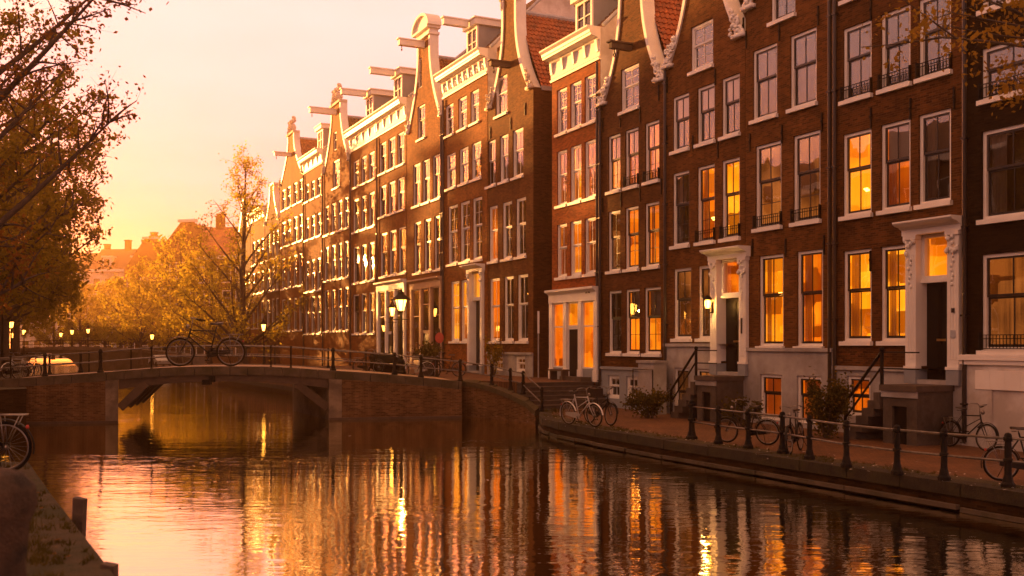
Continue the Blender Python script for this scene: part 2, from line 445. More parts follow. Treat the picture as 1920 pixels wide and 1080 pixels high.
# water
def water_mat():
    m, nt, out = new_mat('canal_water')
    tc = N(nt, 'ShaderNodeTexCoord')
    def wv(sx, sy, sc, det, rz=0.0):
        mp = N(nt, 'ShaderNodeMapping'); mp.inputs['Scale'].default_value = (sx, sy, 1); mp.inputs['Rotation'].default_value = (0, 0, rz)
        L(nt, tc.outputs['Object'], mp.inputs['Vector'])
        return noise(nt, mp.outputs[0], sc, det, 0.5)
    a = wv(0.55, 1.5, 1.1, 2.0, 0.15)
    b = wv(0.8, 2.2, 3.2, 2.0, -0.2)
    patch = wv(0.06, 0.13, 1.0, 4.0, 0.3)
    pr = ramp(nt, patch, [(0.4, (0.32, 0.32, 0.32)), (0.64, (1, 1, 1))])
    h = math_(nt, 'ADD', math_(nt, 'MULTIPLY', a, 1.0), math_(nt, 'MULTIPLY', b, 0.42))
    h = math_(nt, 'MULTIPLY', h, pr.outputs[0])
    nb = bump(nt, h, 1.0, WAVE)
    d = N(nt, 'ShaderNodeBsdfDiffuse'); d.inputs[0].default_value = (0.004, 0.002, 0.001, 1)
    g = N(nt, 'ShaderNodeBsdfGlossy', Roughness=0.02); g.inputs[0].default_value = (0.97, 0.91, 0.72, 1); L(nt, nb, g.inputs['Normal'])
    fr = N(nt, 'ShaderNodeFresnel', IOR=1.5); L(nt, nb, fr.inputs['Normal'])
    fac = math_(nt, 'ADD', math_(nt, 'MULTIPLY', fr.outputs[0], 1.0), WREF, True)
    mx = N(nt, 'ShaderNodeMixShader'); L(nt, fac, mx.inputs[0]); L(nt, d.outputs[0], mx.inputs[1]); L(nt, g.outputs[0], mx.inputs[2])
    L(nt, mx.outputs[0], out.inputs[0])
    return m
WAVE = 0.021
WREF = 0.5
M['water'] = water_mat()

# ------------------------------------------------------------------ camera, sky, sun
SUN_AZ, SUN_EL = rad(-43.0), rad(4.6)      # azimuth from +Y, negative = to the left
cam = bpy.data.cameras.new('camera'); cam_o = bpy.data.objects.new('camera', cam); COL.objects.link(cam_o)
cam_o.location = (0, 0, CAM_Z); cam_o.rotation_euler = (PI / 2, 0, 0)
cam.sensor_width = 36; cam.lens = FPX / 1920 * 36; cam.shift_y = (HY - 540) / 1920
cam.clip_start = 0.1; cam.clip_end = 3000
cam.dof.use_dof = True; cam.dof.focus_distance = 38; cam.dof.aperture_fstop = 1.8
scene.camera = cam_o

world = bpy.data.worlds.new('World'); scene.world = world; world.use_nodes = True
wt = world.node_tree; wt.nodes.clear()
wo = wt.nodes.new('ShaderNodeOutputWorld'); bg = wt.nodes.new('ShaderNodeBackground')
sky = wt.nodes.new('ShaderNodeTexSky'); sky.sky_type = 'NISHITA'; sky.sun_disc = False
sky.sun_elevation = SUN_EL; sky.sun_rotation = SUN_AZ
sky.air_density = 1.0; sky.dust_density = 3.0; sky.ozone_density = 0.3; sky.altitude = 0
wtc = wt.nodes.new('ShaderNodeTexCoord')
# high thin cloud: streaks in the sky's own directions, lit by the low sun
sp = N(wt, 'ShaderNodeSeparateXYZ'); L(wt, wtc.outputs['Generated'], sp.inputs[0])
zz = math_(wt, 'ADD', math_(wt, 'MAXIMUM', sp.outputs[2], 0.0), 0.12)
cv = N(wt, 'ShaderNodeCombineXYZ'); L(wt, math_(wt, 'DIVIDE', sp.outputs[0], zz), cv.inputs[0]); L(wt, math_(wt, 'DIVIDE', sp.outputs[1], zz), cv.inputs[1])
cmap = N(wt, 'ShaderNodeMapping'); cmap.inputs['Scale'].default_value = (0.5, 0.55, 1); L(wt, cv.outputs[0], cmap.inputs['Vector'])
cn = noise(wt, cmap.outputs[0], 1.1, 6, 0.55)
cr = ramp(wt, cn, [(0.38, (0, 0, 0)), (0.7, (1, 1, 1))])
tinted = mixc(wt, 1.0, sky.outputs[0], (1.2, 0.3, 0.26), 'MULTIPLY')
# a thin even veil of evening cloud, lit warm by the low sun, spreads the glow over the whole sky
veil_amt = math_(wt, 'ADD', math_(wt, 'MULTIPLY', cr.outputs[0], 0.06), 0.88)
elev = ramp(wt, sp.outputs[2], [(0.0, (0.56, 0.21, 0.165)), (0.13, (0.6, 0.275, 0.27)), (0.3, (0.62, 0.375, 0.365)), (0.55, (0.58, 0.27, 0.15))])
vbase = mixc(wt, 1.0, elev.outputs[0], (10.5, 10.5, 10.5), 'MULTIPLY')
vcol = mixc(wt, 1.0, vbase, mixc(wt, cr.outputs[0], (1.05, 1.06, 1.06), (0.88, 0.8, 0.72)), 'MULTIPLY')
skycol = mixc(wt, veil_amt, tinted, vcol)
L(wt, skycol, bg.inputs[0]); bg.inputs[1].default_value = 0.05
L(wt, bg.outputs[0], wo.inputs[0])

sun = bpy.data.lights.new('sun', 'SUN'); sun_o = bpy.data.objects.new('sun', sun); COL.objects.link(sun_o)
sun.energy = 5.0; sun.angle = rad(0.6); sun.color = (1.0, 0.42, 0.1)
SD = Vector((math.sin(SUN_AZ) * math.cos(SUN_EL), math.cos(SUN_AZ) * math.cos(SUN_EL), math.sin(SUN_EL)))
sun_o.rotation_euler = SD.to_track_quat('Z', 'Y').to_euler()
sun_o.location = SD * 100 + Vector((0, 0, 60))

vs = scene.view_settings
vs.view_transform = 'Standard'; vs.look = 'None'; vs.exposure = 2.35; vs.gamma = 1.0; vs.use_curve_mapping = False
scene.cycles.use_denoising = True
scene.cycles.max_bounces = 8; scene.cycles.diffuse_bounces = 3; scene.cycles.glossy_bounces = 4
scene.cycles.transparent_max_bounces = 12; scene.cycles.transmission_bounces = 4; scene.cycles.volume_bounces = 0
scene.cycles.caustics_reflective = False; scene.cycles.caustics_refractive = False
scene.cycles.sample_clamp_indirect = 6.0
HAZE = 0.0020
# ================================================================== THE SETTING
def strip_bank(name, edge, outer, z, mat, u_extra=None):
    """edge: list of (u, n); the bank spans from the edge to n=outer"""
    m = MB()
    vs = []
    for (u, n) in edge:
        vs.append(UN(u, n, z)); vs.append(UN(u, outer, z))
    fs = []
    for i in range(len(edge) - 1):
        a, b, c, d = 2*i, 2*i+1, 2*i+3, 2*i+2
        fs.append((a, b, c, d) if outer < edge[0][1] else (a, d, c, b))
    m.add(vs, fs)
    return m.build(name, mat)

EDGE_R = [(-60, 16.4), (5, 16.4), (14, 16.42), (20, 16.38), (24, 16.3), (28, 16.4), (31, 16.7), (33, 17.1), (34.6, 17.8), (36.1, 18.6),
          (37.6, 19.5), (41.2, 19.6), (43.2, 18.4), (45, 16.8), (47, 15.6), (60, 15.3), (80, 14.6), (110, 14.2), (150, 14.2), (330, 14.2)]
EDGE_L = [(-60, 2.2), (-20, 1.5), (0, 1.1), (8, .58), (13, .22), (16.5, 0.0), (17.6, -1.2), (19, -7), (41, -7), (44, 0), (60, 0), (80, 0), (120, 0), (330, 0)]
tag(strip_bank('street', EDGE_R, 330, 0.0, M['paving']), kind='structure')
tag(strip_bank('left_quay_ground', EDGE_L, -330, 1.0, M['left_quay']), kind='structure')

# water
w = MB(); w.add([(-450, -80, WATER_Z), (300, -80, WATER_Z), (300, 440, WATER_Z), (-450, 440, WATER_Z)], [(0, 1, 2, 3)])
tag(w.build('water', M['water']), kind='structure')

# canal walls with their coping stones
def edge_wall(name, edge, ztop, mat, sgn):
    m = MB(); th = 0.5
    for i in range(len(edge) - 1):
        (u0, n0), (u1, n1) = edge[i], edge[i+1]
        a, b = UN(u0, n0 - sgn*.0, -2.2), UN(u1, n1, -2.2)
        c, d = UN(u1, n1, ztop), UN(u0, n0, ztop)
        m.quad(a, b, c, d) if sgn > 0 else m.quad(b, a, d, c)
    return tag(m.build(name, mat), kind='structure')
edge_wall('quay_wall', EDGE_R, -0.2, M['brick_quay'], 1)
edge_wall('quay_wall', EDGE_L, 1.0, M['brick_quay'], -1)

def coping(name, edge, ztop, inn, mat, sgn, h=0.22, lip=0.05, lo=0, hi=99):
    """stone edge: blocks about 1.4 m long with thin open joints"""
    rnd = random.Random(3); m = MB()
    for i in range(lo, min(hi, len(edge) - 1)):
        (u0, n0), (u1, n1) = edge[i], edge[i+1]
        A, B = UN(u0, n0), UN(u1, n1); Ln = (B - A).length
        T = (B - A).normalized(); Q = Vector((T.y, -T.x, 0)) * sgn
        k = max(1, int(Ln / 1.4))
        if Ln > 60: k = 8
        for j in range(k):
            g = 0.012
            a = A + T * (Ln * j / k + g); b = A + T * (Ln * (j + 1) / k - g)
            dz = rnd.uniform(-.012, .012); o = lip + rnd.uniform(-.015, .015)
            z0, z1 = ztop - h, ztop + 0.03 + dz
            ring_ = [a - Q*o, b - Q*o, b + Q*inn, a + Q*inn]
            if sgn < 0: ring_ = ring_[::-1]
            m.hexa([(p.x, p.y, z0) for p in ring_], [(p.x, p.y, z1) for p in ring_])
    return tag(m.build(name, mat, fix=True), kind='structure')
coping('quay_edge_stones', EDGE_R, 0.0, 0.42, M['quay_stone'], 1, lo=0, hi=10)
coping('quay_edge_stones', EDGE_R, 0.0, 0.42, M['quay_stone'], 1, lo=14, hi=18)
# mossy strip between the edge stones and the brick paving
def moss_strip(edge, z, n_in0, n_in1, name, lo, hi, sgn=1, mat='moss'):
    rnd = random.Random(5); m = MB(); top = []
    for i in range(lo, hi):
        (u0, n0), (u1, n1) = edge[i], edge[i+1]
        for j in range(12):
            t = j / 12; u = u0 + (u1-u0)*t; n = n0 + (n1-n0)*t
            top.append((u, n))
    top.append(edge[hi])
    vs, fs = [], []
    for u, n in top:
        for q in range(7):
            t = q / 6
            w_ = n_in0 + (n_in1 - n_in0) * t + (rnd.uniform(-.12, .12) if q == 6 else 0)
            vs.append(UN(u, n + sgn*w_, z + 0.008 + (rnd.uniform(0.0, .03) if 0 < q < 6 else 0)))
    for i in range(len(top) - 1):
        for q in range(6):
            a = i*7 + q
            fs.append((a, a+7, a+8, a+1))
    m.add(vs, fs)
    return tag(m.build(name, M[mat], smooth=True, fix=True), kind='structure')
moss_strip(EDGE_R, 0.0, 0.40, 0.95, 'mossy_verge', 1, 8)

moss_strip(EDGE_L, 1.0, .03, -2.2, 'mossy_verge', 1, 6, 1, 'left_quay')

# fallen blossom and leaves on the verge, weeds on the near left quay
def litter(name, pts, mat, size, seed, z, label='pale fallen petals and leaves scattered along the mossy right quay edge'):
    r = np.random.default_rng(seed); m = MB()
    for (p, n) in pts:
        for _ in range(n):
            c = p + Vector((r.normal(0, .5), r.normal(0, .5), 0)); a = r.uniform(0, 6.28); s_ = size * r.uniform(.5, 1.5)
            dx, dy = math.cos(a)*s_, math.sin(a)*s_
            m.quad((c.x-dx, c.y-dy, z), (c.x+dy*.6, c.y-dx*.6, z+.004), (c.x+dx, c.y+dy, z+.012), (c.x-dy*.6, c.y+dx*.6, z+.005))
    return tag(m.build(name, mat, uv=False), kind='stuff', label=label, cat='leaves')
litter('fallen_leaves', [(UN(u, 16.95 + .02*max(0, u-26)**1.4), 5) for u in np.arange(6, 36, 0.7)], M['sandstone'], 0.03, 3, 0.045)
litter('fallen_leaves', [(UN(u, -.75), 34) for u in np.arange(3, 16, 0.5)], M['leaf_near'], 0.028, 4, 1.05, 'brown fallen leaves lying on the near left quay')
litter('floating_leaves', [(at(px, Y), 2) for px, Y in ((700, 22), (900, 30), (500, 33), (1100, 20), (350, 27), (640, 36), (800, 26), (1250, 18), (420, 20), (950, 24))], M['sandstone'], 0.045, 6, WATER_Z + .006, 'few pale leaves and petals floating on the canal')

def verge_grass(edge, z, n0, n1, ua, ub, cnt, seed, label, h=.07):
    r = np.random.default_rng(seed); m = MB()
    for _ in range(cnt):
        u = r.uniform(ua, ub); n = np.interp(u, [e[0] for e in edge], [e[1] for e in edge]) + r.uniform(n0, n1)
        if math.sin(u * 2.1) + math.sin(u * .7 + 1) + r.normal(0, .8) < .2: continue
        c = UN(u, n, z)
        for k in range(7):
            a = r.uniform(0, 6.28); q = r.uniform(0, .05); x, y = c.x + q*math.cos(a), c.y + q*math.sin(a); l = h * r.uniform(.4, 1.3); dx, dy = r.normal(0, .03, 2)
            m.add([(x - .006, y, c.z), (x + .006, y, c.z), (x + dx, y + dy, c.z + l)], [(0, 1, 2)])
    tag(m.build('verge_grass', M['verge_grass'], uv=False), label, 'grass', kind='stuff')
verge_grass(EDGE_R, .01, .08, 1.0, 6, 38, 1600, 71, 'short grass and moss along the right quay edge')
verge_grass(EDGE_L, 1.01, -1.4, -.02, 2, 16, 1100, 72, 'grass and moss tufts along the near left quay edge', .06)

# timber fender along the waterline of the right quay
fd = MB(); rnd = random.Random(2)
pts = []
for i in range(1, 10):
    (u0, n0), (u1, n1) = EDGE_R[i], EDGE_R[i+1]
    pts.append((u0, n0)); pts.append(((u0+u1)/2, (n0+n1)/2))
pts.append(EDGE_R[10])
for i in range(len(pts) - 1):
    (u0, n0), (u1, n1) = pts[i], pts[i+1]
    dz = rnd.uniform(-.025, .025); o = rnd.uniform(.1, .15)
    g = .03
    a0, a1 = UN(u0+g, n0 - o, 0), UN(u1-g, n1 - o, 0); b0, b1 = UN(u0+g, n0 - .02, 0), UN(u1-g, n1 - .02, 0)
    zb, zt = -.49 + dz, -.40 + dz
    fd.hexa([(p.x, p.y, zb) for p in (a0, b0, b1, a1)], [(p.x, p.y, zt) for p in (a0, b0, b1, a1)])
o = fd.build('timber_fender', M['coping'], fix=True)
tag(o, 'long low timber fender beam along the waterline of the right quay wall', 'fender')

# haze: the warm evening air over the canal
hz = MB(); hz.box(-520, 480, -220, 470, -3.4, 30.0)
hm, hnt, hout = new_mat('evening_haze')
pv = N(hnt, 'ShaderNodeVolumePrincipled')
pv.inputs['Color'].default_value = (1.0, 0.56, 0.2, 1); pv.inputs['Density'].default_value = HAZE; pv.inputs['Anisotropy'].default_value = 0.8
L(hnt, pv.outputs[0], hout.inputs['Volume'])
if HAZE > 0:
    ho = hz.build('haze', hm, uv=False); tag(ho, kind='stuff')

# ================================================================== THE NEAR BRIDGE
def br_Y(px): return 45.16 / (1 - .2 * (px - CX) / FPX)
BE = Vector((1, .2, 0)).normalized(); BF = Vector((-.2, 1, 0)).normalized()
def BP(px, off=0.0, z=0.0):
    Y = br_Y(px); p = at(px, Y) + BF * off
    return Vector((p.x, p.y, z))
DECK = [(-130, 1.0), (-60, 1.16), (0, 1.3), (60, 1.38), (120, 1.46), (183, 1.54), (222, 1.62), (260, 1.68), (310, 1.75), (355, 1.78), (400, 1.79), (450, 1.785), (500, 1.765),
        (560, 1.7), (590, 1.64), (617, 1.59), (640, 1.56), (680, 1.5), (745, 1.38), (800, 1.24), (866, 1.08)]
def deck_z(px):
    for (a, za), (b, zb) in zip(DECK, DECK[1:]):
        if a <= px <= b: return za + (zb - za) * (px - a) / (b - a)
    return DECK[0][1] if px < 0 else DECK[-1][1]
BW = 6.2
bridge = empty('canal_bridge', BP(400, 3, 0), 0, 'low humped canal bridge with brick abutments, concrete piers and a black bicycle on it', 'bridge')
B0 = bridge.location.copy()
def bl(v): return (v[0] - B0.x, v[1] - B0.y, v[2] - B0.z)
def seg_prism(m, stations, off0, off1, f_top, f_bot):
    for (a, b) in zip(stations, stations[1:]):
        lo = [BP(a, off0, f_bot(a)), BP(b, off0, f_bot(b)), BP(b, off1, f_bot(b)), BP(a, off1, f_bot(a))]
        hi = [BP(a, off0, f_top(a)), BP(b, off0, f_top(b)), BP(b, off1, f_top(b)), BP(a, off1, f_top(a))]
        m.hexa([bl(p) for p in lo], [bl(p) for p in hi])
PX = [p for p, _ in DECK]
m = MB(); seg_prism(m, PX, .62, BW - .62, lambda p: deck_z(p) - .02, lambda p: deck_z(p) - .4); m.build('deck', M['deck'], bridge)
for off in (0, BW - .62):
    m = MB()
    xs = list(np.arange(-130, 866, 33)) + [866]
    for a, b in zip(xs, xs[1:]):
        seg_prism(m, [a + .6, b - .6], off, off + .615, lambda p: deck_z(p) + .012, lambda p: deck_z(p) - .34)
    m.build('edge_stones', M['coping'], bridge)
OP = [p for p in PX if 222 <= p <= 617]
for off in (.1, BW - .45, 1.9, 3.6):
    m = MB(); seg_prism(m, OP, off, off + .3, lambda p: deck_z(p) - .342, lambda p: deck_z(p) - (.74 - .12 * math.sin((p - 222) / 395 * PI)))
    m.build('girder', M['wood_dark'], bridge)
# bolted bracket under the crown and the black conduit
m = MB(); c = BP(388, .02, 1.16); c = Vector(bl(c)); m.box(c.x - .18, c.x + .18, c.y - .12, c.y + .1, c.z - .12, c.z + .1)
m.box(c.x + .1, c.x + .3, c.y - .1, c.y + .1, c.z - .02, c.z + .24); m.build('bracket', M['iron'], bridge)
# diagonal struts
for off in (.2, 2.0, 3.7, 5.5):
    for (pa, za, pb, zb) in ((224, .1, 272, 1.12), (615, .0, 556, 1.05)):
        m = MB(); A, B = Vector(bl(BP(pa, off, za))), Vector(bl(BP(pb, off, zb)))
        d = (B - A).normalized(); s_ = Vector((-d.z, 0, d.x)).normalized() * .17; t_ = BF * .14
        m.hexa([A - s_ - t_, A + s_ - t_, A + s_ + t_, A - s_ + t_], [B - s_ - t_, B + s_ - t_, B + s_ + t_, B - s_ + t_])
        m.build('strut', M['wood_dark'], bridge, fix=True)
# concrete piers on both sides of the opening (they run the full depth, along the canal)
def canal_block(m, pxa, pxb, z0, zf, off0, depth, out=0.0):
    """block whose front runs from pxa to pxb on the bridge's front plane and whose sides follow the canal"""
    A, B = BP(pxa, off0), BP(pxb, off0)
    dd = DV * depth
    ring_ = [A, B, B + dd, A + dd]
    m.hexa([bl((p.x, p.y, z0)) for p in ring_], [bl((p.x, p.y, zf(q))) for p, q in zip(ring_, (pxa, pxb, pxb, pxa))])
for (a, b) in ((198, 222), (617, 641)):
    m = MB(); canal_block(m, a, b, -2.2, lambda p: deck_z(p) - .345, -.03, 6.6); m.build('pier', M['concrete'], bridge)
m = MB()
st = [-130, -60, 0, 60, 120, 183, 197.6]
for a, b in zip(st, st[1:]): canal_block(m, a, b, -2.2, lambda p: deck_z(p) - .345, 0.0, 6.6)
m.build('abutment_wall', M['brick_abutment'], bridge)
m = MB()
st = [641.4, 680, 745, 800, 866]
for a, b in zip(st, st[1:]): canal_block(m, a, b, -2.2, lambda p: deck_z(p) - .345, 0.0, 6.6)
m.build('abutment_wall', M['brick_abutment'], bridge)
# dark waterline foot
for a, b in ((-130, 222), (617, 866)):
    m = MB()
    A, B = BP(a, -.12), BP(b, -.12); C, D = BP(b, 0.02), BP(a, 0.02)
    m.hexa([bl((p.x, p.y, -2.2)) for p in (A, B, C, D)], [bl((p.x, p.y, -.42)) for p in (A, B, C, D)])
    m.build('plinth_course', M['wood_dark'], bridge)
# flared wing wall that meets the quay
WING = [(866, 45.6, 1.08), (895, 44.9, 1.0), (925, 43.9, .86), (957, 42.8, .62), (985, 41.6, .36), (1004, 40.6, .06)]
m = MB(); mt = MB()
for (a, Ya, za), (b, Yb, zb) in zip(WING, WING[1:]):
    A, B = at(a, Ya), at(b, Yb)
    q = Vector((.3, .95, 0)) * .55
    m.hexa([bl((p.x, p.y, -2.2)) for p in (A, B, B + q, A + q)], [bl((p.x, p.y, z - .2)) for p, z in ((A, za), (B, zb), (B + q, zb), (A + q, za))])
    A2, B2 = A - q * .1, B - q * .1
    mt.hexa([bl((p.x, p.y, z - .198)) for p, z in ((A2, za), (B2, zb), (B + q, zb), (A + q, za))], [bl((p.x, p.y, z + .01)) for p, z in ((A2, za), (B2, zb), (B + q, zb + .12), (A + q, za + .05))])
m.build('wing_wall', M['brick_abutment'], bridge); mt.build('wing_coping', M['moss'], bridge, fix=True)

# ------------------------------------------------------------------ upper street by the bridge and its steps
TER = [(39.6, 19.6), (40.6, 19.2), (42.6, 18.4), (45, 17.1), (48, 16.0), (51, 15.45), (60, 15.3), (76, 14.75)]
m = MB(); vs = []
for u, n in TER: vs += [UN(u, n, 1.08), UN(u, 23.6, 1.08)]
vs += [UN(92, 14.4, .12), UN(92, 23.6, .12)]
fs = [(2*i, 2*i+2, 2*i+3, 2*i+1) for i in range(len(TER))]
m.add(vs, fs)
k = len(TER)
for i in range(k):
    (a, b) = (vs[2*i], vs[2*i+2]); m.quad((a[0], a[1], -2.2), (b[0], b[1], -2.2), b, a)
a, b = UN(39.6, 19.6, 1.08), UN(39.6, 23.6, 1.08); m.quad((a.x, a.y, -.5), a, b, (b.x, b.y, -.5))
o = m.build('raised_street', M['paving'], fix=True); tag(o, kind='structure')
steps = MB(); nst = 6
for i in range(nst):
    u0 = 37.75 + i * .31; z1 = (i + 1) * 1.08 / (nst) - .004
    r0 = [UN(u0, 19.25), UN(u0, 22.9), UN(39.66, 22.9), UN(39.66, 19.25)]
    r0 = r0[::-1]
    zlo = i * 1.08 / nst
    steps.hexa([(p.x, p.y, zlo - (.3 if i == 0 else .002)) for p in r0], [(p.x, p.y, z1 - .045) for p in r0])
    r1 = [UN(u0 - .035, 19.22), UN(u0 - .035, 22.92), UN(39.66, 22.92), UN(39.66, 19.22)][::-1]
    steps.hexa([(p.x, p.y, z1 - .0445) for p in r1], [(p.x, p.y, z1) for p in r1])
o = steps.build('stone_steps', M['step'], fix=True); tag(o, 'broad dark stone steps rising from the quay to the bridge street', 'steps')

# ------------------------------------------------------------------ railings
def post_mesh(m, c, h, r=.055, n=10):
    m.lathe([(r*2.0, 0), (r*2.0, .07), (r*1.5, .11), (r*1.25, .2), (r*1.05, .24), (r, .3), (r*.95, h*.46), (r*1.3, h*.47), (r*1.35, h*.52), (r*1.0, h*.54), (r*.92, h*.84),
             (r*1.3, h*.86), (r*1.35, h*.91), (r*1.0, h*.93), (r*1.05, h*.95), (r*.8, h*.985), (r*.3, h*1.0)], c, n)
def railing(name, label, posts, lines, cat='railing', group=None, thin=False, origin=None, post_r=.055, rail_r=.024):
    """posts: list of (Vector base, height); lines: list of polylines"""
    base = origin or posts[0][0]
    t = empty(name, base, 0, label, cat, group)
    for (p, h, r) in posts:
        m = MB(); q = p - base
        if r < .04:
            m.tube([q, q + Vector((0, 0, h))], r, 8); m.lathe([(r*1.6, 0), (r*1.6, .05), (r, .07)], q, 8)
            m.lathe([(r*1.0, h-.1), (r*1.6, h-.08), (r*1.6, h-.02), (r, h)], q, 8)
        else: post_mesh(m, q, h, r)
        m.build('post', M['iron'], t, smooth=False)
    for ln in lines:
        m = MB(); m.tube([p - base for p in ln], rail_r, 8); m.build('rail', M['steel_rail'], t, smooth=True)
    return t
# right quay railing: the posts stand where the verge meets the paving
QP = [(1297, 29.0, 828), (1347, 27.6, 832), (1403, 26.4, 840), (1467, 25.2, 846), (1518, 23.9, 857), (1587, 22.4, 872), (1682, 21.1, 885), (1770, 20.2, 899), (1890, 19.2, 915), (2030, 18.3, 930)]
posts = []
for i, (px, Y, py) in enumerate(QP):
    p = at(px, Y, 0.03)
    posts.append((p, 1.12 if i == 0 else 1.04, .085 if i == 0 else .066))
tops = [p + Vector((0, 0, .93)) for p, h, r in posts]; mids = [p + Vector((0, 0, .5)) for p, h, r in posts]
railing('quay_railing', 'black iron railing with two pipe rails along the near right quay edge', posts, [tops, mids], rail_r=.026)
# the near bridge railing
BR = [(-95, .6, .066), (12, .6, .03), (77, .6, .066), (183, .6, .07), (280, .6, .035), (507, .6, .03), (545, .6, .035), (625, .6, .07), (742, .6, .07), (792, .6, .066), (866, .5, .066)]
posts = [(BP(px, off, deck_z(px)), 1.0 if r > .04 else .95, r) for px, off, r in BR]
for px, Y, z in ((922, 44.4, .9), (957, 43.5, .72), (981, 42.9, .62)): posts.append((at(px, Y, z), 1.0, .066))
ends = [p for p, h, r in posts]
fill = []
for i, p in enumerate(ends):
    fill.append(p)
    if i < 10:
        a, b = BR[i][0], BR[i+1][0]
        for t in (.25, .5, .75): fill.append(BP(a + (b-a)*t, .6, deck_z(a + (b-a)*t)))
brl = [[p + Vector((0, 0, .88)) for p in fill], [p + Vector((0, 0, .46)) for p in fill]]
foot = at(1016, 40.8, .02); posts.append((foot, 1.0, .06))
brl += [[ends[-1] + Vector((0, 0, .9)), foot + Vector((0, 0, .9))], [ends[-1] + Vector((0, 0, .4)), foot + Vector((0, 0, .35))]]
railing('bridge_railing', 'black railing on the near side of the bridge running down to the steps', posts, brl, rail_r=.026)
FR = [(-95, .066), (25, .05), (92, .06), (110, .035), (200, .035), (330, .035), (484, .04), (507, .03), (620, .04), (700, .04), (770, .04), (850, .05)]
posts = [(BP(px, BW - .35, deck_z(px)), .98, r) for px, r in FR]
fill = [BP(px, BW - .35, deck_z(px)) for px in range(-95, 851, 35)]
railing('bridge_railing', 'thinner black railing on the far side of the bridge behind the bicycle', posts, [[p + Vector((0, 0, .9)) for p in fill], [p + Vector((0, 0, .48)) for p in fill]], rail_r=.02)

# ================================================================== THE FAR ARCHED BRIDGE
fb = empty('arched_bridge', (-58, 133, 0), 0, 'distant low arched stone bridge in the haze beyond the near bridge', 'bridge')
prof = []
xs = np.linspace(-16, 16, 33)
top = lambda x: 2.3 - (x / 16) ** 2 * 1.1
m = MB()
def arch_z(x):
    t = (x + 4.0) / 5.2
    return 1.65 - 2.6 * (1 - math.sqrt(max(0, 1 - t*t))) if abs(t) < 1 else -2.2
for a, b in zip(xs, xs[1:]):
    za, zb = arch_z(a), arch_z(b)
    m.hexa([(a, 0, za), (b, 0, zb), (b, 6, zb), (a, 6, za)], [(a, 0, top(a)), (b, 0, top(b)), (b, 6, top(b)), (a, 6, top(a))])
m.build('arch', M['coping'], fb)
m = MB()
for a, b in zip(xs, xs[1:]):
    m.hexa([(a, -.12, top(a) - .3), (b, -.12, top(b) - .3), (b, .3, top(b) - .3), (a, .3, top(a) - .3)], [(a, -.12, top(a) + .1), (b, -.12, top(b) + .1), (b, .3, top(b) + .1), (a, .3, top(a) + .1)])
m.build('edge_stones', M['concrete'], fb)
m = MB()
for x in xs[::3]: m.tube([(x, .1, top(x)), (x, .1, top(x) + 1)], .06, 6)
m.tube([(x, .1, top(x) + .95) for x in xs], .05, 6); m.tube([(x, .1, top(x) + .5) for x in xs], .04, 6)
m.build('railing', M['iron'], fb)
# ================================================================== HOUSES
M['net_curtain'] = leaf_mat('net_curtain', (0.5, 0.42, 0.34), (0.62, 0.53, 0.44), (0.6, 0.45, 0.3), 0.5)
HR = random.Random(11)

def wall_cells(m, x0, x1, z0, z1, ops, y):
    xs = sorted({x0, x1, *[min(max(o[i], x0), x1) for o in ops for i in (0, 1)]})
    zs = sorted({z0, z1, *[min(max(o[i], z0), z1) for o in ops for i in (2, 3)]})
    for a, b in zip(xs, xs[1:]):
        if b - a < 1e-5: continue
        for c, d in zip(zs, zs[1:]):
            if d - c < 1e-5: continue
            mx, mz = (a + b) / 2, (c + d) / 2
            if any(o[0] < mx < o[1] and o[2] < mz < o[3] for o in ops): continue
            m.quad((b, y, c), (a, y, c), (a, y, d), (b, y, d))

def reveals(m, op, y, depth):
    a, b, c, d = op
    m.quad((a, y, c), (a, y - depth, c), (a, y - depth, d), (a, y, d))
    m.quad((b, y, c), (b, y, d), (b, y - depth, d), (b, y - depth, c))
    m.quad((a, y, d), (a, y - depth, d), (b, y - depth, d), (b, y, d))
    m.quad((a, y, c), (b, y, c), (b, y - depth, c), (a, y - depth, c))

def frame_boxes(m, a, b, c, d, w, y0, y1, bot=None):
    bot = bot or w
    m.box(a, a + w, y0, y1, c, d); m.box(b - w, b, y0, y1, c, d)
    m.box(a + w, b - w, y0, y1, d - w, d); m.box(a + w, b - w, y0, y1, c, c + bot)

def niche(m, a, b, c, d, y0, y1):
    m.quad((a, y1, c), (b, y1, c), (b, y1, d), (a, y1, d))
    m.quad((a, y0, c), (a, y1, c), (a, y1, d), (a, y0, d))
    m.quad((b, y0, c), (b, y0, d), (b, y1, d), (b, y1, c))
    m.quad((a, y0, d), (a, y1, d), (b, y1, d), (b, y0, d))
    m.quad((a, y0, c), (b, y0, c), (b, y1, c), (a, y1, c))

def wave_strip(m, a, b, c, d, y, amp=.025, per=.13):
    k = max(4, int((b - a) / per * 6)); vs = []; fs = []
    for i in range(k + 1):
        x = a + (b - a) * i / k; yy = y + amp * math.sin(2 * PI * (x - a) / per + .4 * math.sin(x * 7))
        vs += [(x, yy, c), (x, yy, d)]
    for i in range(k): fs.append((2*i, 2*i+2, 2*i+3, 2*i+1))
    m.add(vs, fs)

def balcony_rail(a, b, z, h, par):
    m = MB()
    y = .07
    m.box(a - .02, b + .02, y - .012, y + .012, z + h - .02, z + h); m.box(a - .02, b + .02, y - .01, y + .01, z + h - .12, z + h - .1); m.box(a - .02, b + .02, y - .01, y + .01, z + .04, z + .06)
    n = max(6, int((b - a) / .1))
    for i in range(n + 1):
        x = a + (b - a) * i / n; m.box(x - .008, x + .008, y - .008, y + .008, z + .04, z + h)
    for x in (a - .02, b + .02): m.box(x - .02, x + .02, -.05, y + .02, z + .02, z + h + .05)
    m.build('balcony_rail', M['iron'], par)

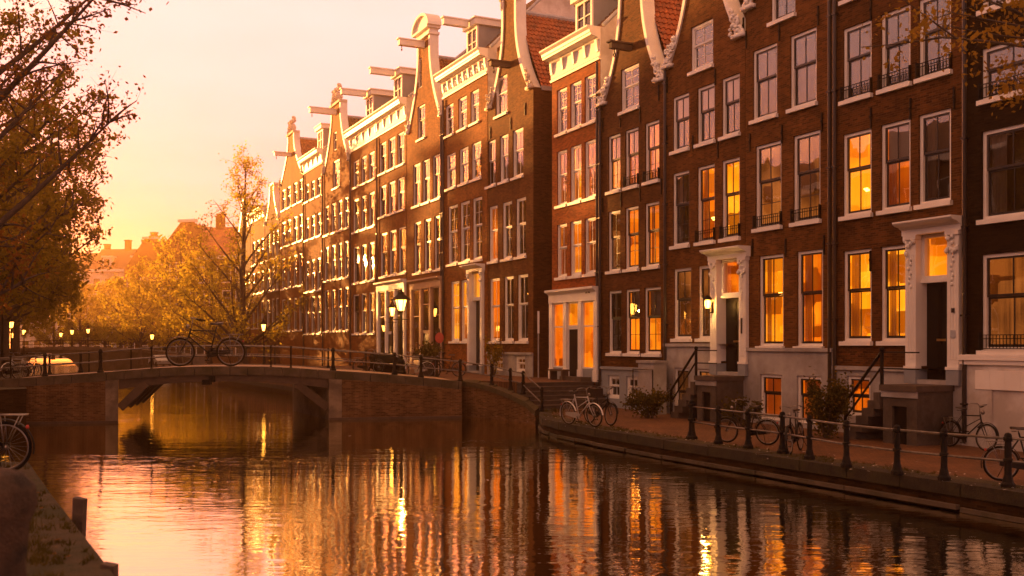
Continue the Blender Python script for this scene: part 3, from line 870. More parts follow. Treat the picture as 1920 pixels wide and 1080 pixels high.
def window(par, op, state='D', sash='dark', detail=2, y=0.0, meet=.55, cols=2, muntin=0, name='window', sill=True, mframe=None):
    a, b, c, d = op; h = d - c; w = b - a
    fw = min(.1, w * .11)
    fy0, fy1 = y - .2, y - .07
    m = MB(); frame_boxes(m, a, b, c, d, fw, fy0, fy1, fw * .9)
    f = m.build(name, mframe or M['white'], par)
    if sill:
        m = MB(); m.box(a - .07, b + .07, y + .004, y + .12, c - .13, c - .002); m.box(a, b, y - .069, y + .0035, c - .06, c + .012)
        m.build('sill', M['white'] if mframe is None else mframe, f)
    ia, ib, ic, id_ = a + fw, b - fw, c + fw * .9, d - fw
    sm = M['sash_dark'] if sash == 'dark' else M['white']
    sw = min(.05, w * .05); zm = ic + (id_ - ic) * meet
    m = MB()
    frame_boxes(m, ia, ib, zm, id_, sw, y - .15, y - .1, sw * 1.4)
    frame_boxes(m, ia, ib, ic, zm - .001, sw, y - .19, y - .151, sw * 1.5)
    for k in range(1, cols):
        x = ia + (ib - ia) * k / cols
        m.box(x - .014, x + .014, y - .14, y - .11, zm + sw, id_ - sw); m.box(x - .014, x + .014, y - .18, y - .155, ic + sw, zm - sw)
    for k in range(1, muntin + 1):
        z_ = ic + (zm - ic) * k / (muntin + 1); m.box(ia + sw, ib - sw, y - .176, y - .158, z_ - .011, z_ + .011)
        if sash == 'white':
            z_ = zm + (id_ - zm) * k / (muntin + 1); m.box(ia + sw, ib - sw, y - .136, y - .114, z_ - .011, z_ + .011)
    m.build('sash', sm, f)
    m = MB(); m.quad((ib, y - .125, zm), (ia, y - .125, zm), (ia, y - .125, id_), (ib, y - .125, id_)); m.quad((ib, y - .17, ic), (ia, y - .17, ic), (ia, y - .17, zm), (ib, y - .17, zm))
    m.build('pane', M['glass'], f)
    s0 = state[0]
    mat = {'L': M['room_bright'], 'O': M['room_orange'], 'M': M['room_dim'], 'D': M['room_dark'], 'C': M['room_dark'], 'W': M['room_orange']}[s0]
    m = MB(); niche(m, ia - .01, ib + .01, ic - .01, id_ + .01, y - .2, y - .62); m.build('interior', mat, f, uv=False)
    if 'b' in state:
        bz = zm if HR.random() < .7 else zm + (id_ - zm) * HR.uniform(-.3, .4)
        m = MB(); m.box(ia + .01, ib - .01, y - .23, y - .222, bz, id_); m.build('blind', M['blind'], f)
    if s0 in 'CW' or (detail == 2 and s0 in 'LO' and HR.random() < .7):
        m = MB()
        if s0 == 'W': wave_strip(m, ia, ib, ic, id_, y - .26, .02, .1)
        else:
            q = HR.uniform(.22, .4) * (ib - ia); wave_strip(m, ib - q, ib, ic, id_, y - .27)
            if HR.random() < .6: wave_strip(m, ia, ia + q * .8, ic, id_, y - .27)
        m.build('curtain', M['net_curtain'], f)
    if 'p' in state:
        m = MB(); xm, zl = ia + (ib - ia) * HR.uniform(.3, .6), (ic + (id_ - ic) * HR.choice((.3, .58, .72)))
        m.blob((xm, y - .42, zl), .055, .055, .065, 8, 6); m.blob((xm + .09, y - .42, zl + .03), .03, .03, .035, 6, 5); m.blob((xm - .08, y - .43, zl - .02), .025, .025, .03, 6, 5)
        m.build('indoor_lamp', M['lamp_hot'], f, smooth=True)
    if 'r' in state: balcony_rail(a, b, c, .42, f)
    return f

def gable_profile(W, ze, zt, hwn, zn, pw=2.2):
    """list of (z, half width) from the shoulder up"""
    out = []
    for i in range(15):
        t = i / 14; out.append((ze + (zn - ze) * t, hwn + (W / 2 - .22 - hwn) * (1 - t) ** pw))
    out.append((zt, hwn))
    return out

def hw_at(prof, z):
    if z <= prof[0][0]: return prof[0][1]
    for (a, ha), (b, hb) in zip(prof, prof[1:]):
        if a <= z <= b: return ha + (hb - ha) * (z - a) / max(1e-6, b - a)
    return prof[-1][1]

def scroll(par, x, y, z, s, sgn, mat):
    """carved volute ornament at a gable foot"""
    rnd = random.Random(int(x * 100 + z * 10)); m = MB()
    for (dx, dz, R) in ((0, .18, .17), (.2, .42, .14), (.34, .72, .11), (-.18, .08, .09), (.1, .62, .08), (.42, .98, .08)):
        m.ring((x + sgn * dx * s, y, z + dz * s), R * s, .055 * s, 'y', 14, 6)
        m.blob((x + sgn * dx * s, y + .03, z + dz * s), R * .55 * s, .1 * s, R * .55 * s, 8, 5, .1, rnd)
    for i in range(10):
        m.blob((x + sgn * rnd.uniform(-.25, .45) * s, y + rnd.uniform(0, .08), z + rnd.uniform(0, 1.0) * s * .8), rnd.uniform(.05, .1) * s, .08 * s, rnd.uniform(.05, .1) * s, 6, 4, .2, rnd)
    m.box(x - .32 * s, x + .32 * s, y - .12, y + .1, z - .08 * s, z + .06 * s)
    m.build('scroll_ornament', mat, par, smooth=True)

def pantiles(par, x0, y0, z0, dx, dy, L_, S, name='roof', mat=None, du=.24, dv=.3):
    """tiled slope from (x0,y0,z0): eave vector dx*L_, up-slope vector dy*S"""
    dx, dy = Vector(dx).normalized(), Vector(dy).normalized(); nn = dx.cross(dy)
    if nn.z < 0: nn = -nn
    nu = max(6, int(L_ / du) * 4); nv = max(3, int(S / dv))
    vs, fs = [], []
    o = Vector((x0, y0, z0))
    for j in range(nv):
        for e in (0, 1):
            v = (j + e) * S / nv
            for i in range(nu + 1):
                u = i * L_ / nu
                hh = .045 * math.sin(2 * PI * i / 4) + (.055 if e == 0 else .0)
                vs.append(o + dx * u + dy * v + nn * hh)
    r = nu + 1
    for j in range(2 * nv - 1):
        for i in range(nu):
            a = j * r + i; fs.append((a, a + 1, a + r + 1, a + r))
    m = MB(); m.add(vs, fs); return m.build(name, mat or M['tile'], par, fix=False)

def hoist_beam(par, x, y, z, ln, s=.3, hook=True, mat=None):
    m = MB(); m.box(x - s/2, x + s/2, y, y + ln, z, z + s); m.box(x - s/2 - .05, x + s/2 + .05, y - .02, y + ln + .1, z + s + .001, z + s + .07)
    f = m.build('hoist_beam', mat or M['white'], par)
    if hook:
        m = MB(); m.tube([(x, y + ln - .2, z), (x, y + ln - .2, z - .18)], .03, 6); m.ring((x, y + ln - .2, z - .26), .07, .025, 'y', 12, 5); m.build('hook', M['iron'], f)
    return f

def cornice(par, W, z0, z1, proj, mat, ornate=False, x0=0.0):
    """entablature: architrave, frieze with brackets, and a projecting crown (profile run along x)"""
    h = z1 - z0
    prof = [(.005, z0), (.09, z0), (.12, z0 + h*.06), (.07, z0 + h*.1), (.05, z0 + h*.12), (.05, z0 + h*.6), (.12, z0 + h*.63), (.18, z0 + h*.68), (proj*.72, z0 + h*.72), (proj*.76, z0 + h*.78),
            (proj*.8, z0 + h*.8), (proj*.84, z0 + h*.88), (proj, z0 + h*.95), (proj, z0 + h), (.005, z0 + h)]
    m = MB(); m.prism(prof, 'x', x0 - .06, W + .02)
    c = m.build('cornice', mat, par, fix=True)
    m = MB()
    n = max(4, int(W / (.75 if ornate else 1.4)))
    for i in range(n + 1):
        x = x0 + .12 + (W - x0 - .24) * i / n
        m = MB(); m.prism([(.051, z0 + h*.62), (.051, z0 + h*.25), (.1, z0 + h*.25), (.14, z0 + h*.4), (.17, z0 + h*.62)], 'x', x - .09, x + .09)
        if ornate and i < n:
            xm = x + (W - .24) / n / 2
            m.ring((xm, .07, z0 + h*.36), .16, .03, 'y', 14, 5)
            m.blob((xm, .07, z0 + h*.36), .09, .05, .09, 8, 5)
        m.build('bracket', mat, c, fix=True)
    return c

def dormer(par, x, z, w, h, depth, beam=1.1, y=-.55, lit=False):
    m = MB(); m.box(x - w/2, x + w/2, y - depth, y, z, z + h)
    d = m.build('dormer', M['blue_grey'], par)
    m = MB(); m.box(x - w/2 - .2, x + w/2 + .2, y - depth - .1, y + .28, z + h + .002, z + h + .34); m.box(x - w/2 - .28, x + w/2 + .28, y - depth - .1, y + .36, z + h + .342, z + h + .42)
    m.build('dormer_roof', M['white'], d)
    m = MB(); frame_boxes(m, x - w/2 - .03, x + w/2 + .03, z + .02, z + h - .01, .16, y + .003, y + .09)
    m.box(x - .045, x + .045, y + .004, y + .07, z + .18, z + h - .17); m.box(x - w/2 + .13, x - .045, y + .01, y + .06, z + h*.55, z + h*.55 + .05); m.box(x + .045, x + w/2 - .13, y + .01, y + .06, z + h*.55, z + h*.55 + .05)
    m.build('dormer_window', M['white'], d)
    m = MB(); m.quad((x + w/2, y + .006, z), (x - w/2, y + .006, z), (x - w/2, y + .006, z + h), (x + w/2, y + .006, z + h)); m.build('pane', M['car_glass'], d)
    if beam: 
        m = MB(); m.box(x - .17, x + .17, y + .37, y + .3 + beam, z + h - .02, z + h + .34); m.box(x - .22, x + .22, y + .37, y + .38 + beam, z + h + .342, z + h + .42); m.build('hoist_beam', M['white'], d)

def anchor(par, x, z, h=.62):
    m = MB(); m.box(x - .025, x + .025, .004, .05, z, z + h); m.blob((x, .05, z + h*.55), .05, .03, .05, 6, 4); m.build('wall_anchor', M['iron'], par)

def drainpipe(par, x, z0, z1):
    m = MB(); m.tube([(x, .1, z0), (x, .1, z1)], .06, 8)
    for z in np.arange(z0 + 1, z1, 2.4): m.box(x - .085, x + .085, .004, .17, z, z + .05)
    m.build('drainpipe', M['sash_dark'], par)

def portal(par, xa, xb, z0, zt, zdoor, ztr, y, mats=None, lit='room_bright', door_mat='door_black', cor=.55, pw=.38, open_=None, glass_door=False, crown_h=.42):
    """classical doorcase: two pilasters on stone feet, entablature, transom light and panelled door. xa<xb local, y = wall face"""
    W_ = M['white']
    m = MB()
    for (p, q) in ((xa, xa + pw), (xb - pw, xb)):
        m.box(p, q, y - .3, y + .14, z0 + .5, ztr + .12)
        for k in range(3):
            xx = p + (q - p) * (k + 1) / 4; m.box(xx - .02, xx + .02, y + .14, y + .155, z0 + .7, ztr - .3)
        m.box(p - .04, q + .04, y - .05, y + .2, ztr + .121, ztr + .24)
        m.box(p - .03, q + .03, y - .05, y + .19, z0 + .42, z0 + .5)
    P = m.build('doorcase', W_, par)
    for (p, q) in ((xa, xa + pw), (xb - pw, xb)): m = MB(); m.box(p - .02, q + .02, y - .3, y + .17, z0, z0 + .419); m.build('pilaster_foot', M['blue_grey'], P)
    h = zt - ztr - .24
    prof = [(y - .05, ztr + .241), (y + .18, ztr + .241), (y + .18, ztr + .24 + h*.42), (y + .26, ztr + .24 + h*.5), (y + .3, ztr + .24 + h*.6), (y + cor*.85, ztr + .24 + h*.7), (y + cor, ztr + .24 + h*.88), (y + cor, zt), (y - .05, zt)]
    m = MB(); m.prism(prof, 'x', xa - .1, xb + .1); m.build('door_cornice', W_, P, fix=True)
    # carved capitals
    rnd = random.Random(4)
    for (p, q) in ((xa, xa + pw), (xb - pw, xb)):
        m = MB()
        for i in range(12): m.blob((rnd.uniform(p, q), y + .19, ztr + rnd.uniform(-.35, .12)), .06, .05, .07, 6, 4, .2, rnd)
        for i in range(7): m.blob(((p + q) / 2 + rnd.uniform(-.04, .04), y + .16, ztr - .45 - i * .13), .045, .03, .06, 6, 4, .2, rnd)
        m.build('carving', W_, P, smooth=True)
    da, db = xa + pw, xb - pw
    m = MB(); frame_boxes(m, da, db, zdoor, ztr + .24, .1, y - .3, y - .1); m.box(da, db, y - .3, y - .06, zdoor - .09, zdoor - .001); m.build('transom', W_, P)
    m = MB(); m.quad((db - .1, y - .2, zdoor + .1), (da + .1, y - .2, zdoor + .1), (da + .1, y - .2, ztr + .14), (db - .1, y - .2, ztr + .14)); m.build('pane', M['glass'], P)
    m = MB(); niche(m, da + .08, db - .08, zdoor + .08, ztr + .16, y - .3, y - .7); m.build('interior', M[lit], P, uv=False)
    m = MB(); m.box(da, db, y - .36, y - .3, z0 + .12, zdoor - .095)
    n = 3; hh = (zdoor - z0 - .35) / n
    for k in range(n):
        za = z0 + .24 + k * hh
        for (p, q) in ((da + .1, (da + db) / 2 - .03), ((da + db) / 2 + .03, db - .1)):
            m.box(p, q, y - .299, y - .28, za, za + hh - .12); m.box(p + .06, q - .06, y - .279, y - .265, za + .06, za + hh - .18)
    D = m.build('door', M[door_mat], P)
    m = MB(); zm = z0 + .24 + hh + .1
    m.box((da+db)/2 - .16, (da+db)/2 + .16, y - .264, y - .25, zm, zm + .07); m.build('letter_slot', M['brass'], D)
    m = MB(); m.blob((da + .12, y - .22, z0 + 1.15), .045, .045, .045); m.build('door_knob', M['brass'], D, smooth=True)
    m = MB(); m.box(da, db, y - .35, y + .12, z0, z0 + .119); m.build('threshold', M['grey_stone'], P)
    return P

def stoop(par, xa, xb, zt, out, run_x, steps_n, rail=True, door_ops=None, mat='step', stair_w=None, body='stoop_stone'):
    """raised platform in front of a door with a side flight going down towards +x (image left)"""
    m = MB(); m.box(xa, xb, .06, out, zt - .16, zt - .001); m.build('stoop_slab', M['step'], par)
    m = MB(); a, b, t = xa + .06, xb - .05, out - .1
    nw = (a + (b - a) * .3, a + (b - a) * .72, -.1, zt * .64)
    wall_cells(m, a, b, -.02, zt - .161, [nw], t)
    m.quad((a, .05, -.02), (a, t, -.02), (a, t, zt - .161), (a, .05, zt - .161)); m.quad((b, t, -.02), (b, .05, -.02), (b, .05, zt - .161), (b, t, zt - .161))
    niche(m, nw[0], nw[1], -.02, nw[3], t, t - .12)
    sw_ = m.build('stoop_wall', M[body], par, fix=False)
    m = MB(); m.box(nw[0], nw[1], t - .119, t - .08, 0, nw[3]); m.build('cellar_door', M['door_black'], sw_)
    m = MB(); m.box(a - .03, b + .03, t + .002, t + .05, zt - .34, zt - .165); m.build('stoop_moulding', M['grey_stone'], sw_)
    sw = stair_w or (out - .15)
    m = MB(); rise = zt / (steps_n + 1); tread = run_x / steps_n
    for i in range(steps_n):
        z1 = zt - rise * (i + 1)
        m.box(xb + tread * i + .001, xb + tread * (i + 1), out - sw, out - .02, -.02 if i > steps_n - 2 else max(-.02, z1 - rise * 2), z1)
    m.build('stair', M[body], par)
    if rail:
        m = MB(); y1 = out - .06
        ps = [(xa + .06, zt), (xb - .05, zt)] if xb - xa < 2.2 else [(xa + .06, zt), ((xa + xb) / 2 - .2, zt), (xb - .05, zt)]
        for (x, z) in ps[1:]: m.tube([(x, y1, z - .01), (x, y1, z + .95)], .05, 8); m.blob((x, y1, z + .98), .075, .075, .07)
        for q in (.45, .9): m.tube([(ps[0][0] - .1, y1, zt + q), (xb - .05, y1, zt + q)], .022, 6)
        ex, ez = xb + run_x, rise * .6
        m.tube([(ex, y1, ez), (ex, y1, ez + .9)], .05, 8); m.tube([(xb - .05, y1, zt + .92), (ex, y1, ez + .9)], .045, 6); m.tube([(xb - .05, y1, zt + .5), (ex, y1, ez + .45)], .03, 6)
        m.build('stoop_railing', M['iron'], par)

def house(s):
    x0, x1 = s['px']                       # image left and right edge of the facade
    u0 = fac_u(x1) if 'u0' not in s else s['u0']
    W = (fac_u(x0) - u0) if 'W' not in s else s['W']
    org = UN(u0, FAC, 0); rz = math.atan2(DV.y, DV.x)
    H = empty('canal_house', org, rz, s['label'], 'house')
    ax = lambda px: fac_u(px) - u0
    det = s.get('detail', 2)
    ze = s['eave']; zb = s.get('base', 0.0) ; zp = s.get('plinth', None); wall = M[s['wall']]; sash = s.get('sash', 'dark')
    ops, wins, pops = [], [], []
    for row in s['rows']:
        xc, yt, yb = row['ref']; zt, zl = fac_z(xc, yt), fac_z(xc, yb)
        cols_ = row.get('cols', s.get('cols'))
        for (xl, xr), st in zip(cols_, row['st'].split()):
            op = (ax(xr), ax(xl), zl, zt)
            ops.append(op); wins.append((op, st, row))
    dp = s.get('recess', .26)
    hole = list(ops)
    D = s.get('door')
    if D:
        xa, xb = ax(D['px'][1]), ax(D['px'][0]); zt, zl = fac_z(sum(D['px'])/2, D['y'][0]), D.get('z0', 0)
        D['loc'] = (xa, xb, zl, zt); hole.append((xa + .05, xb - .05, zl, zt - .3))
    prof = None
    if s['type'] == 'gable':
        prof = gable_profile(W, ze, s['top'], s['neck'] * W, s['zneck'], s.get('pw', 2.2))
    m = MB(); zlow = zp if zp else -.05
    low = [o for o in hole if o[2] < ze]
    wall_cells(m, 0, W, zlow, ze, low, 0)
    for o in hole:
        if zp and o[3] < zp: continue
        reveals(m, (o[0], o[1], max(o[2], zlow), o[3]), 0, dp)
    if prof:
        cx = W / 2
        zs = sorted({z for z, _ in prof} | {o[i] for o in hole for i in (2, 3) if o[i] > ze})
        for c, d in zip(zs, zs[1:]):
            h0, h1 = hw_at(prof, c + 1e-6), hw_at(prof, d - 1e-6)
            o = next((o for o in hole if o[2] - 1e-6 <= c and d <= o[3] + 1e-6), None)
            if o is None: m.quad((cx + h0, 0, c), (cx - h0, 0, c), (cx - h1, 0, d), (cx + h1, 0, d))
            else:
                m.quad((o[0], 0, c), (cx - h0, 0, c), (cx - h1, 0, d), (o[0], 0, d)); m.quad((cx + h0, 0, c), (o[1], 0, c), (o[1], 0, d), (cx + h1, 0, d))
        # back of the gable wall
        for (c, h0), (d, h1) in zip(prof, prof[1:]): m.quad((cx - h0, -.5, c), (cx + h0, -.5, c), (cx + h1, -.5, d), (cx - h1, -.5, d))
        m.box(.001, W - .001, -.5, -.27, ze - .3, ze - .002)
    m.build('facade', wall, H)
    if zp:
        m = MB(); py = .05
        basm = [o for o in hole if o[2] < zp]
        wall_cells(m, 0, W, -.05, zp, basm, py)
        for o in basm: reveals(m, (o[0], o[1], max(o[2], -.05), min(o[3], zp)), py, dp + py)
        m.quad((0, 0, zp), (W, 0, zp), (W, py, zp), (0, py, zp)); m.quad((0, 0, -.05), (0, 0, zp), (0, py, zp), (0, py, -.05)); m.quad((W, 0, -.05), (W, py, -.05), (W, py, zp), (W, 0, zp))
        P = m.build('plinth', M[s.get('plinth_mat', 'grey_stone')], H)
        m = MB()
        for (za, zc) in [(zp - .1, zp + .02)]:
            spans = [(0, W)]
            if D: spans = [(0, D['loc'][0] - .02), (D['loc'][1] + .02, W)]
            for a, b in spans:
                if b - a > .1 and not any(o[2] < zc and o[3] > za and not (o[1] < a or o[0] > b) for o in ops): m.box(a, b, py + .002, py + .08, za, zc)
        if m.v: m.build('plinth_ledge', M[s.get('plinth_mat', 'grey_stone')], P)
    for (op, st, row) in wins:
        y = .05 if (zp and op[3] < zp) else 0.0
        window(H, op, st, row.get('sash', sash), det, y, row.get('meet', s.get('meet', .56)), row.get('cols_n', 2), row.get('muntin', s.get('muntin', 0)), sill=row.get('sill', True), mframe=row.get('mframe'))
    # body, side walls, back
    dep = s.get('depth', 10.0); rh = s.get('ridge', ze + 4.5)
    m = MB()
    if s['type'] == 'gable':
        for x in (0, W): m.quad((x, -dep, -.05), (x, -.001, -.05), (x, -.001, ze), (x, -dep, ze))
        m.poly([(0, -dep, -.05), (W, -dep, -.05), (W, -dep, ze), (W/2, -dep, rh), (0, -dep, ze)])
    else:
        yr = s.get('yr', -4.5)
        for x in (0.001, W - .001): m.poly([(x, -dep, -.05), (x, -.001, -.05), (x, -.001, s['ctop']), (x, -.3, s['ctop'] + .1), (x, yr, rh), (x, -dep, ze)])
        m.quad((0, -dep, -.05), (W, -dep, -.05), (W, -dep, ze), (0, -dep, ze))
    m.build('side_wall', M[s.get('side', s['wall'])], H)
    if s['type'] == 'gable':
        sl = Vector((W/2, 0, rh - ze)); S = sl.length
        pantiles(H, -.02, -.45, ze + .02, (0, -1, 0), sl, dep - .45, S, mat=M[s.get('roof', 'tile')])
        pantiles(H, W + .02, -.45, ze + .02, (0, -1, 0), (-W/2, 0, rh - ze), dep - .45, S, mat=M[s.get('roof', 'tile')])
        m = MB(); m.tube([(W/2, -.4, rh + .05), (W/2, -dep, rh + .05)], .14, 8); m.build('ridge', M['lead'], H)
        for ga, gb in ((-.08, .1), (W - .1, W + .08)): m = MB(); m.box(ga, gb, -dep, -.46, ze - .12, ze + .1); m.build('gutter', M['lead'], H)
        # coping that caps the curved gable edge
        cx = W/2; cw = s.get('cw', .1)
        for sg in (-1, 1):
            m = MB(); pp = [(cx + sg * h, z) for z, h in prof]
            for (xa_, za_), (xb_, zb_) in zip(pp, pp[1:]):
                d = Vector((xb_ - xa_, 0, zb_ - za_)).normalized(); nn = Vector((d.z, 0, -d.x)) * sg * .07
                A, B = Vector((xa_, 0, za_)), Vector((xb_, 0, zb_))
                r0 = [A - nn * cw / .07, A + nn]; r1 = [B - nn * cw / .07, B + nn]
                bot = [Vector((p.x, yy, p.z)) for p, yy in ((r0[0], -.52), (r0[1], -.52), (r0[1], .07), (r0[0], .07))]
                tp = [Vector((p.x, yy, p.z)) for p, yy in ((r1[0], -.52), (r1[1], -.52), (r1[1], .07), (r1[0], .07))]
                m.hexa(bot, tp)
            m.build('gable_coping', M['white'], H, fix=True)
        om = M[s.get('orn', 'white')]
        if s.get('scroll', 1):
            q = s.get('scs', 1.0)
            scroll(H, .25, .1, ze + .0, q, 1, om); scroll(H, W - .25, .1, ze + .0, q, -1, om)
        cap = s.get('cap', 'plain'); hn = s['neck'] * W; zt = s['top']
        m = MB()
        if cap == 'pediment':
            m.box(cx - hn - .18, cx + hn + .18, -.55, .2, zt, zt + .16); m.box(cx - hn - .05, cx + hn + .05, -.5, .1, zt + .161, zt + .4); m.box(cx - hn - .25, cx + hn + .25, -.6, .34, zt + .401, zt + .54)
            seg = [(cx + (hn + .26) * math.cos(a), zt + .541 + (hn + .15) * .68 * math.sin(a)) for a in np.linspace(0, PI, 15)]
            m.prism([(x, z) for x, z in seg], 'y', -.55, .16)
            for a0, a1 in zip(np.linspace(0, PI, 15), np.linspace(0, PI, 15)[1:]):
                f = lambda a, r: (cx + (hn + .26 + r) * math.cos(a), zt + .541 + ((hn + .15) * .68 + r) * math.sin(a))
                q4 = [f(a0, -.02), f(a1, -.02), f(a1, .14), f(a0, .14)]
                m.hexa([(x, -.6, z) for x, z in q4], [(x, .34, z) for x, z in q4])
        elif cap == 'crest':
            rnd = random.Random(9); m.box(cx - hn - .15, cx + hn + .15, -.5, .18, zt, zt + .2)
            for i in range(26):
                t = rnd.random(); m.blob((cx + rnd.uniform(-1, 1) * hn * (1 - t * .65), rnd.uniform(-.2, .1), zt + .2 + t * 1.5), rnd.uniform(.12, .24), .2, rnd.uniform(.14, .28), 7, 5, .2, rnd)
        elif cap == 'finial':
            rnd = random.Random(8); m.box(cx - hn - .2, cx + hn + .2, -.52, .16, zt, zt + .14); m.box(cx - hn - .08, cx + hn + .08, -.5, .1, zt + .141, zt + .34)
            m.lathe([(.3, 0), (.3, .15), (.12, .25), (.26, .5), (.3, .75), (.16, 1.0), (.08, 1.2), (.02, 1.4)], (cx, -.15, zt + .341), 10)
            for sg in (-1, 1):
                for i in range(6): m.blob((cx + sg * (hn + .1 + rnd.uniform(-.12, .2)), .02, zt - .3 + rnd.uniform(-.5, .5)), .14, .14, .17, 7, 5, .2, rnd)
        else:
            m.box(cx - hn - .14, cx + hn + .14, -.54, .12, zt, zt + .18)
        m.build('gable_top', om if cap != 'plain' else M['white'], H, fix=True, smooth=False)
    else:
        z0c, z1c = ze, s['ctop']
        cornice(H, W, z0c, z1c, s.get('proj', .55), M['white'], s.get('ornate', False))
        yr = s.get('yr', -4.5); sl = Vector((0, yr + .25, rh - z1c)); S = sl.length
        pantiles(H, .12, -.25, z1c + .02, (1, 0, 0), sl, W - .24, S, mat=M[s.get('roof', 'slate')])
        m = MB(); m.quad((0, -dep, ze), (W, -dep, ze), (W, yr, rh), (0, yr, rh)); m.build('roof', M[s.get('roof', 'slate')], H)
        m = MB()
        for x in (.06, W - .06):
            A, B = Vector((x, -.2, z1c + .12)), Vector((x, yr, rh + .14)); m.tube([A, B], .1, 6)
        m.build('verge', M['lead'], H)
        m = MB()   # plastered end wall above the lower neighbour
        for sx in (-.012,):
            m.prism([(-.02, z0c - 1.8), (-.02, z1c), (-.25, z1c + .06), (yr, rh + .02), (-dep * .9, z0c + .2), (-dep * .9, z0c - 1.8)], 'x', sx, sx + .01)
        if s.get('endwall', True): m.build('end_wall', M['white_old'], H, fix=True)
        d = s.get('dormer')
        if d: dormer(H, d[0] * W, z1c + d[1], d[2], d[3], d[4], d[5])
    for h in s.get('beams', []): hoist_beam(H, h[0] * W if h[0] < 1.01 else h[0], h[1], h[2], h[3], h[4] if len(h) > 4 else .3, True, M['wood_dark'] if len(h) > 5 else None)
    for (px, py) in s.get('anchors', []): anchor(H, ax(px), fac_z(px, py) - .3)
    if s.get('pipe') is not None: drainpipe(H, s['pipe'] if s['pipe'] > 0 else W + s['pipe'], s.get('pz', .1), ze - .1)
    if s.get('chimney'):
        cxx, cy, ch = s['chimney']; m = MB(); m.box(cxx*W - .5, cxx*W + .5, cy - .8, cy, rh - 1.5, rh + ch); m.box(cxx*W - .58, cxx*W + .58, cy - .88, cy + .08, rh + ch + .001, rh + ch + .14); m.build('chimney', M['white_old'] if s.get('chw') else M['brick_brown'], H)
    s['H'] = H; s['ax'] = ax; s['W_'] = W; s['u0_'] = u0
    return H

S = {}
S[0] = dict(px=(1806, 2130), wall='brick_black', eave=17.5, type='cornice', ctop=18.6, ridge=23, plinth=2.45, plinth_mat='white_old', pipe=-.12,
    label='almost black brick house with wide windows over a white base at the right edge',
    cols=[(1840, 1952), (1985, 2090)],
    rows=[dict(ref=(1843, 477, 657), st='Mr Or'), dict(ref=(1840, 247, 413), st='C C'), dict(ref=(1838, 93, 190), st='Dr Dr'), dict(ref=(1838, -80, 22), st='D D')])
S[1] = dict(px=(1565, 1806), wall='brick_umber', eave=17.2, type='cornice', ctop=18.4, ridge=23, plinth=2.05, pipe=-.1,
    label='dark brown brick house with brightly lit windows and a white columned black door',
    cols=[(1580, 1634), (1651, 1707), (1722, 1783)],
    rows=[dict(ref=(1607, 468, 640), st='L L', cols=[(1581, 1634), (1651, 1707)]), dict(ref=(1607, 246, 403), st='Lp Ob C'), dict(ref=(1607, 45, 183), st='Dr Dr Dr'),
          dict(ref=(1607, -140, -8), st='D D D'), dict(ref=(1612, 705, 780), st='O', cols=[(1590, 1634)], meet=.5, sill=False)],
    door=dict(px=(1704, 1804), y=(412, 720), z0=1.62), anchors=[(1634, 20), (1633, 490), (1708, 470), (1634, 222), (1708, 205), (1790, 185)])
S[2] = dict(px=(1398, 1564), wall='brick_brown', eave=14.6, type='gable', top=22.5, zneck=19.5, neck=.2, ridge=20, plinth=2.6, pipe=.1,
    label='brown brick house with two lit ground floor windows over a tall grey plinth',
    cols=[(1416, 1465), (1487, 1538)],
    rows=[dict(ref=(1443, 478, 649), st='Lp O', cols=[(1423, 1469), (1494, 1543)]), dict(ref=(1441, 268, 426), st='Mr Mr', muntin=1), dict(ref=(1435, 87, 220), st='D D', cols=[(1411, 1457), (1481, 1531)]),
          dict(ref=(1468, -60, 34), st='C', cols=[(1445, 1491)]), dict(ref=(1446, 702, 787), st='W W', cols=[(1427, 1468), (1496, 1542)], meet=.6, sill=False)],
    beams=[(.5, .02, 18.6, 1.0)], anchors=[(1400, 75), (1462, 60), (1535, 30), (1407, 268), (1467, 252), (1542, 230), (1412, 465), (1474, 465), (1546, 460)])
S[3] = dict(px=(1248, 1397), wall='brick_brown', eave=13.75, type='gable', top=22, zneck=18.3, neck=.17, ridge=18.6, plinth=2.75, pipe=-.1, chimney=(.35, -6.0, 1.2), chw=1,
    label='brown brick bell gable house with a glowing wall lantern by its white doorcase',
    cols=[(1261, 1292), (1307, 1340), (1353, 1387)],
    rows=[dict(ref=(1279, 503, 635), st='M M', cols=[(1263, 1296), (1309, 1339)], muntin=1), dict(ref=(1277, 322, 460), st='C Orp Lr', muntin=1), dict(ref=(1276, 178, 281), st='Db Db Db'),
          dict(ref=(1317, 42, 128), st='D', cols=[(1295, 1337)], sash='white', muntin=1), dict(ref=(1279, 690, 790), st='M M', cols=[(1266, 1293), (1307, 1338)], sill=False)],
    door=dict(px=(1337, 1404), y=(466, 697), z0=1.62), beams=[(.5, .02, 16.55, 1.0, .24, 1)], anchors=[(1251, 250), (1300, 270), (1342, 145), (1347, 280), (1252, 160), (1395, 50)])
S[4] = dict(px=(1126, 1247), wall='brick_umber', eave=13.35, type='gable', top=21.5, zneck=17.8, neck=.17, ridge=18.2, plinth=1.75, plinth_mat='blue_grey', pipe=-.1,
    label='narrow dark brick bell gable house with a shrub at its blue-grey base beside the steps',
    cols=[(1140, 1163), (1172, 1197), (1209, 1236)],
    rows=[dict(ref=(1153, 545, 662), st='C Ob Ob', cols=[(1141, 1165), (1173, 1199), (1208, 1239)], muntin=1), dict(ref=(1152, 395, 508), st='M O O', muntin=1), dict(ref=(1151, 253, 358), st='Ob Obr Or', muntin=1),
          dict(ref=(1181, 124, 205), st='D', cols=[(1164, 1198)], sash='white', muntin=1), dict(ref=(1152, 704, 747), st='C C C', cols=[(1142, 1163), (1176, 1197), (1212, 1234)], sash='white', sill=False)],
    beams=[(.5, .02, 15.1, 1.0, .24, 1)], anchors=[(1131, 235), (1164, 225), (1201, 215), (1241, 350), (1236, 175), (1131, 385), (1165, 375), (1201, 365)])
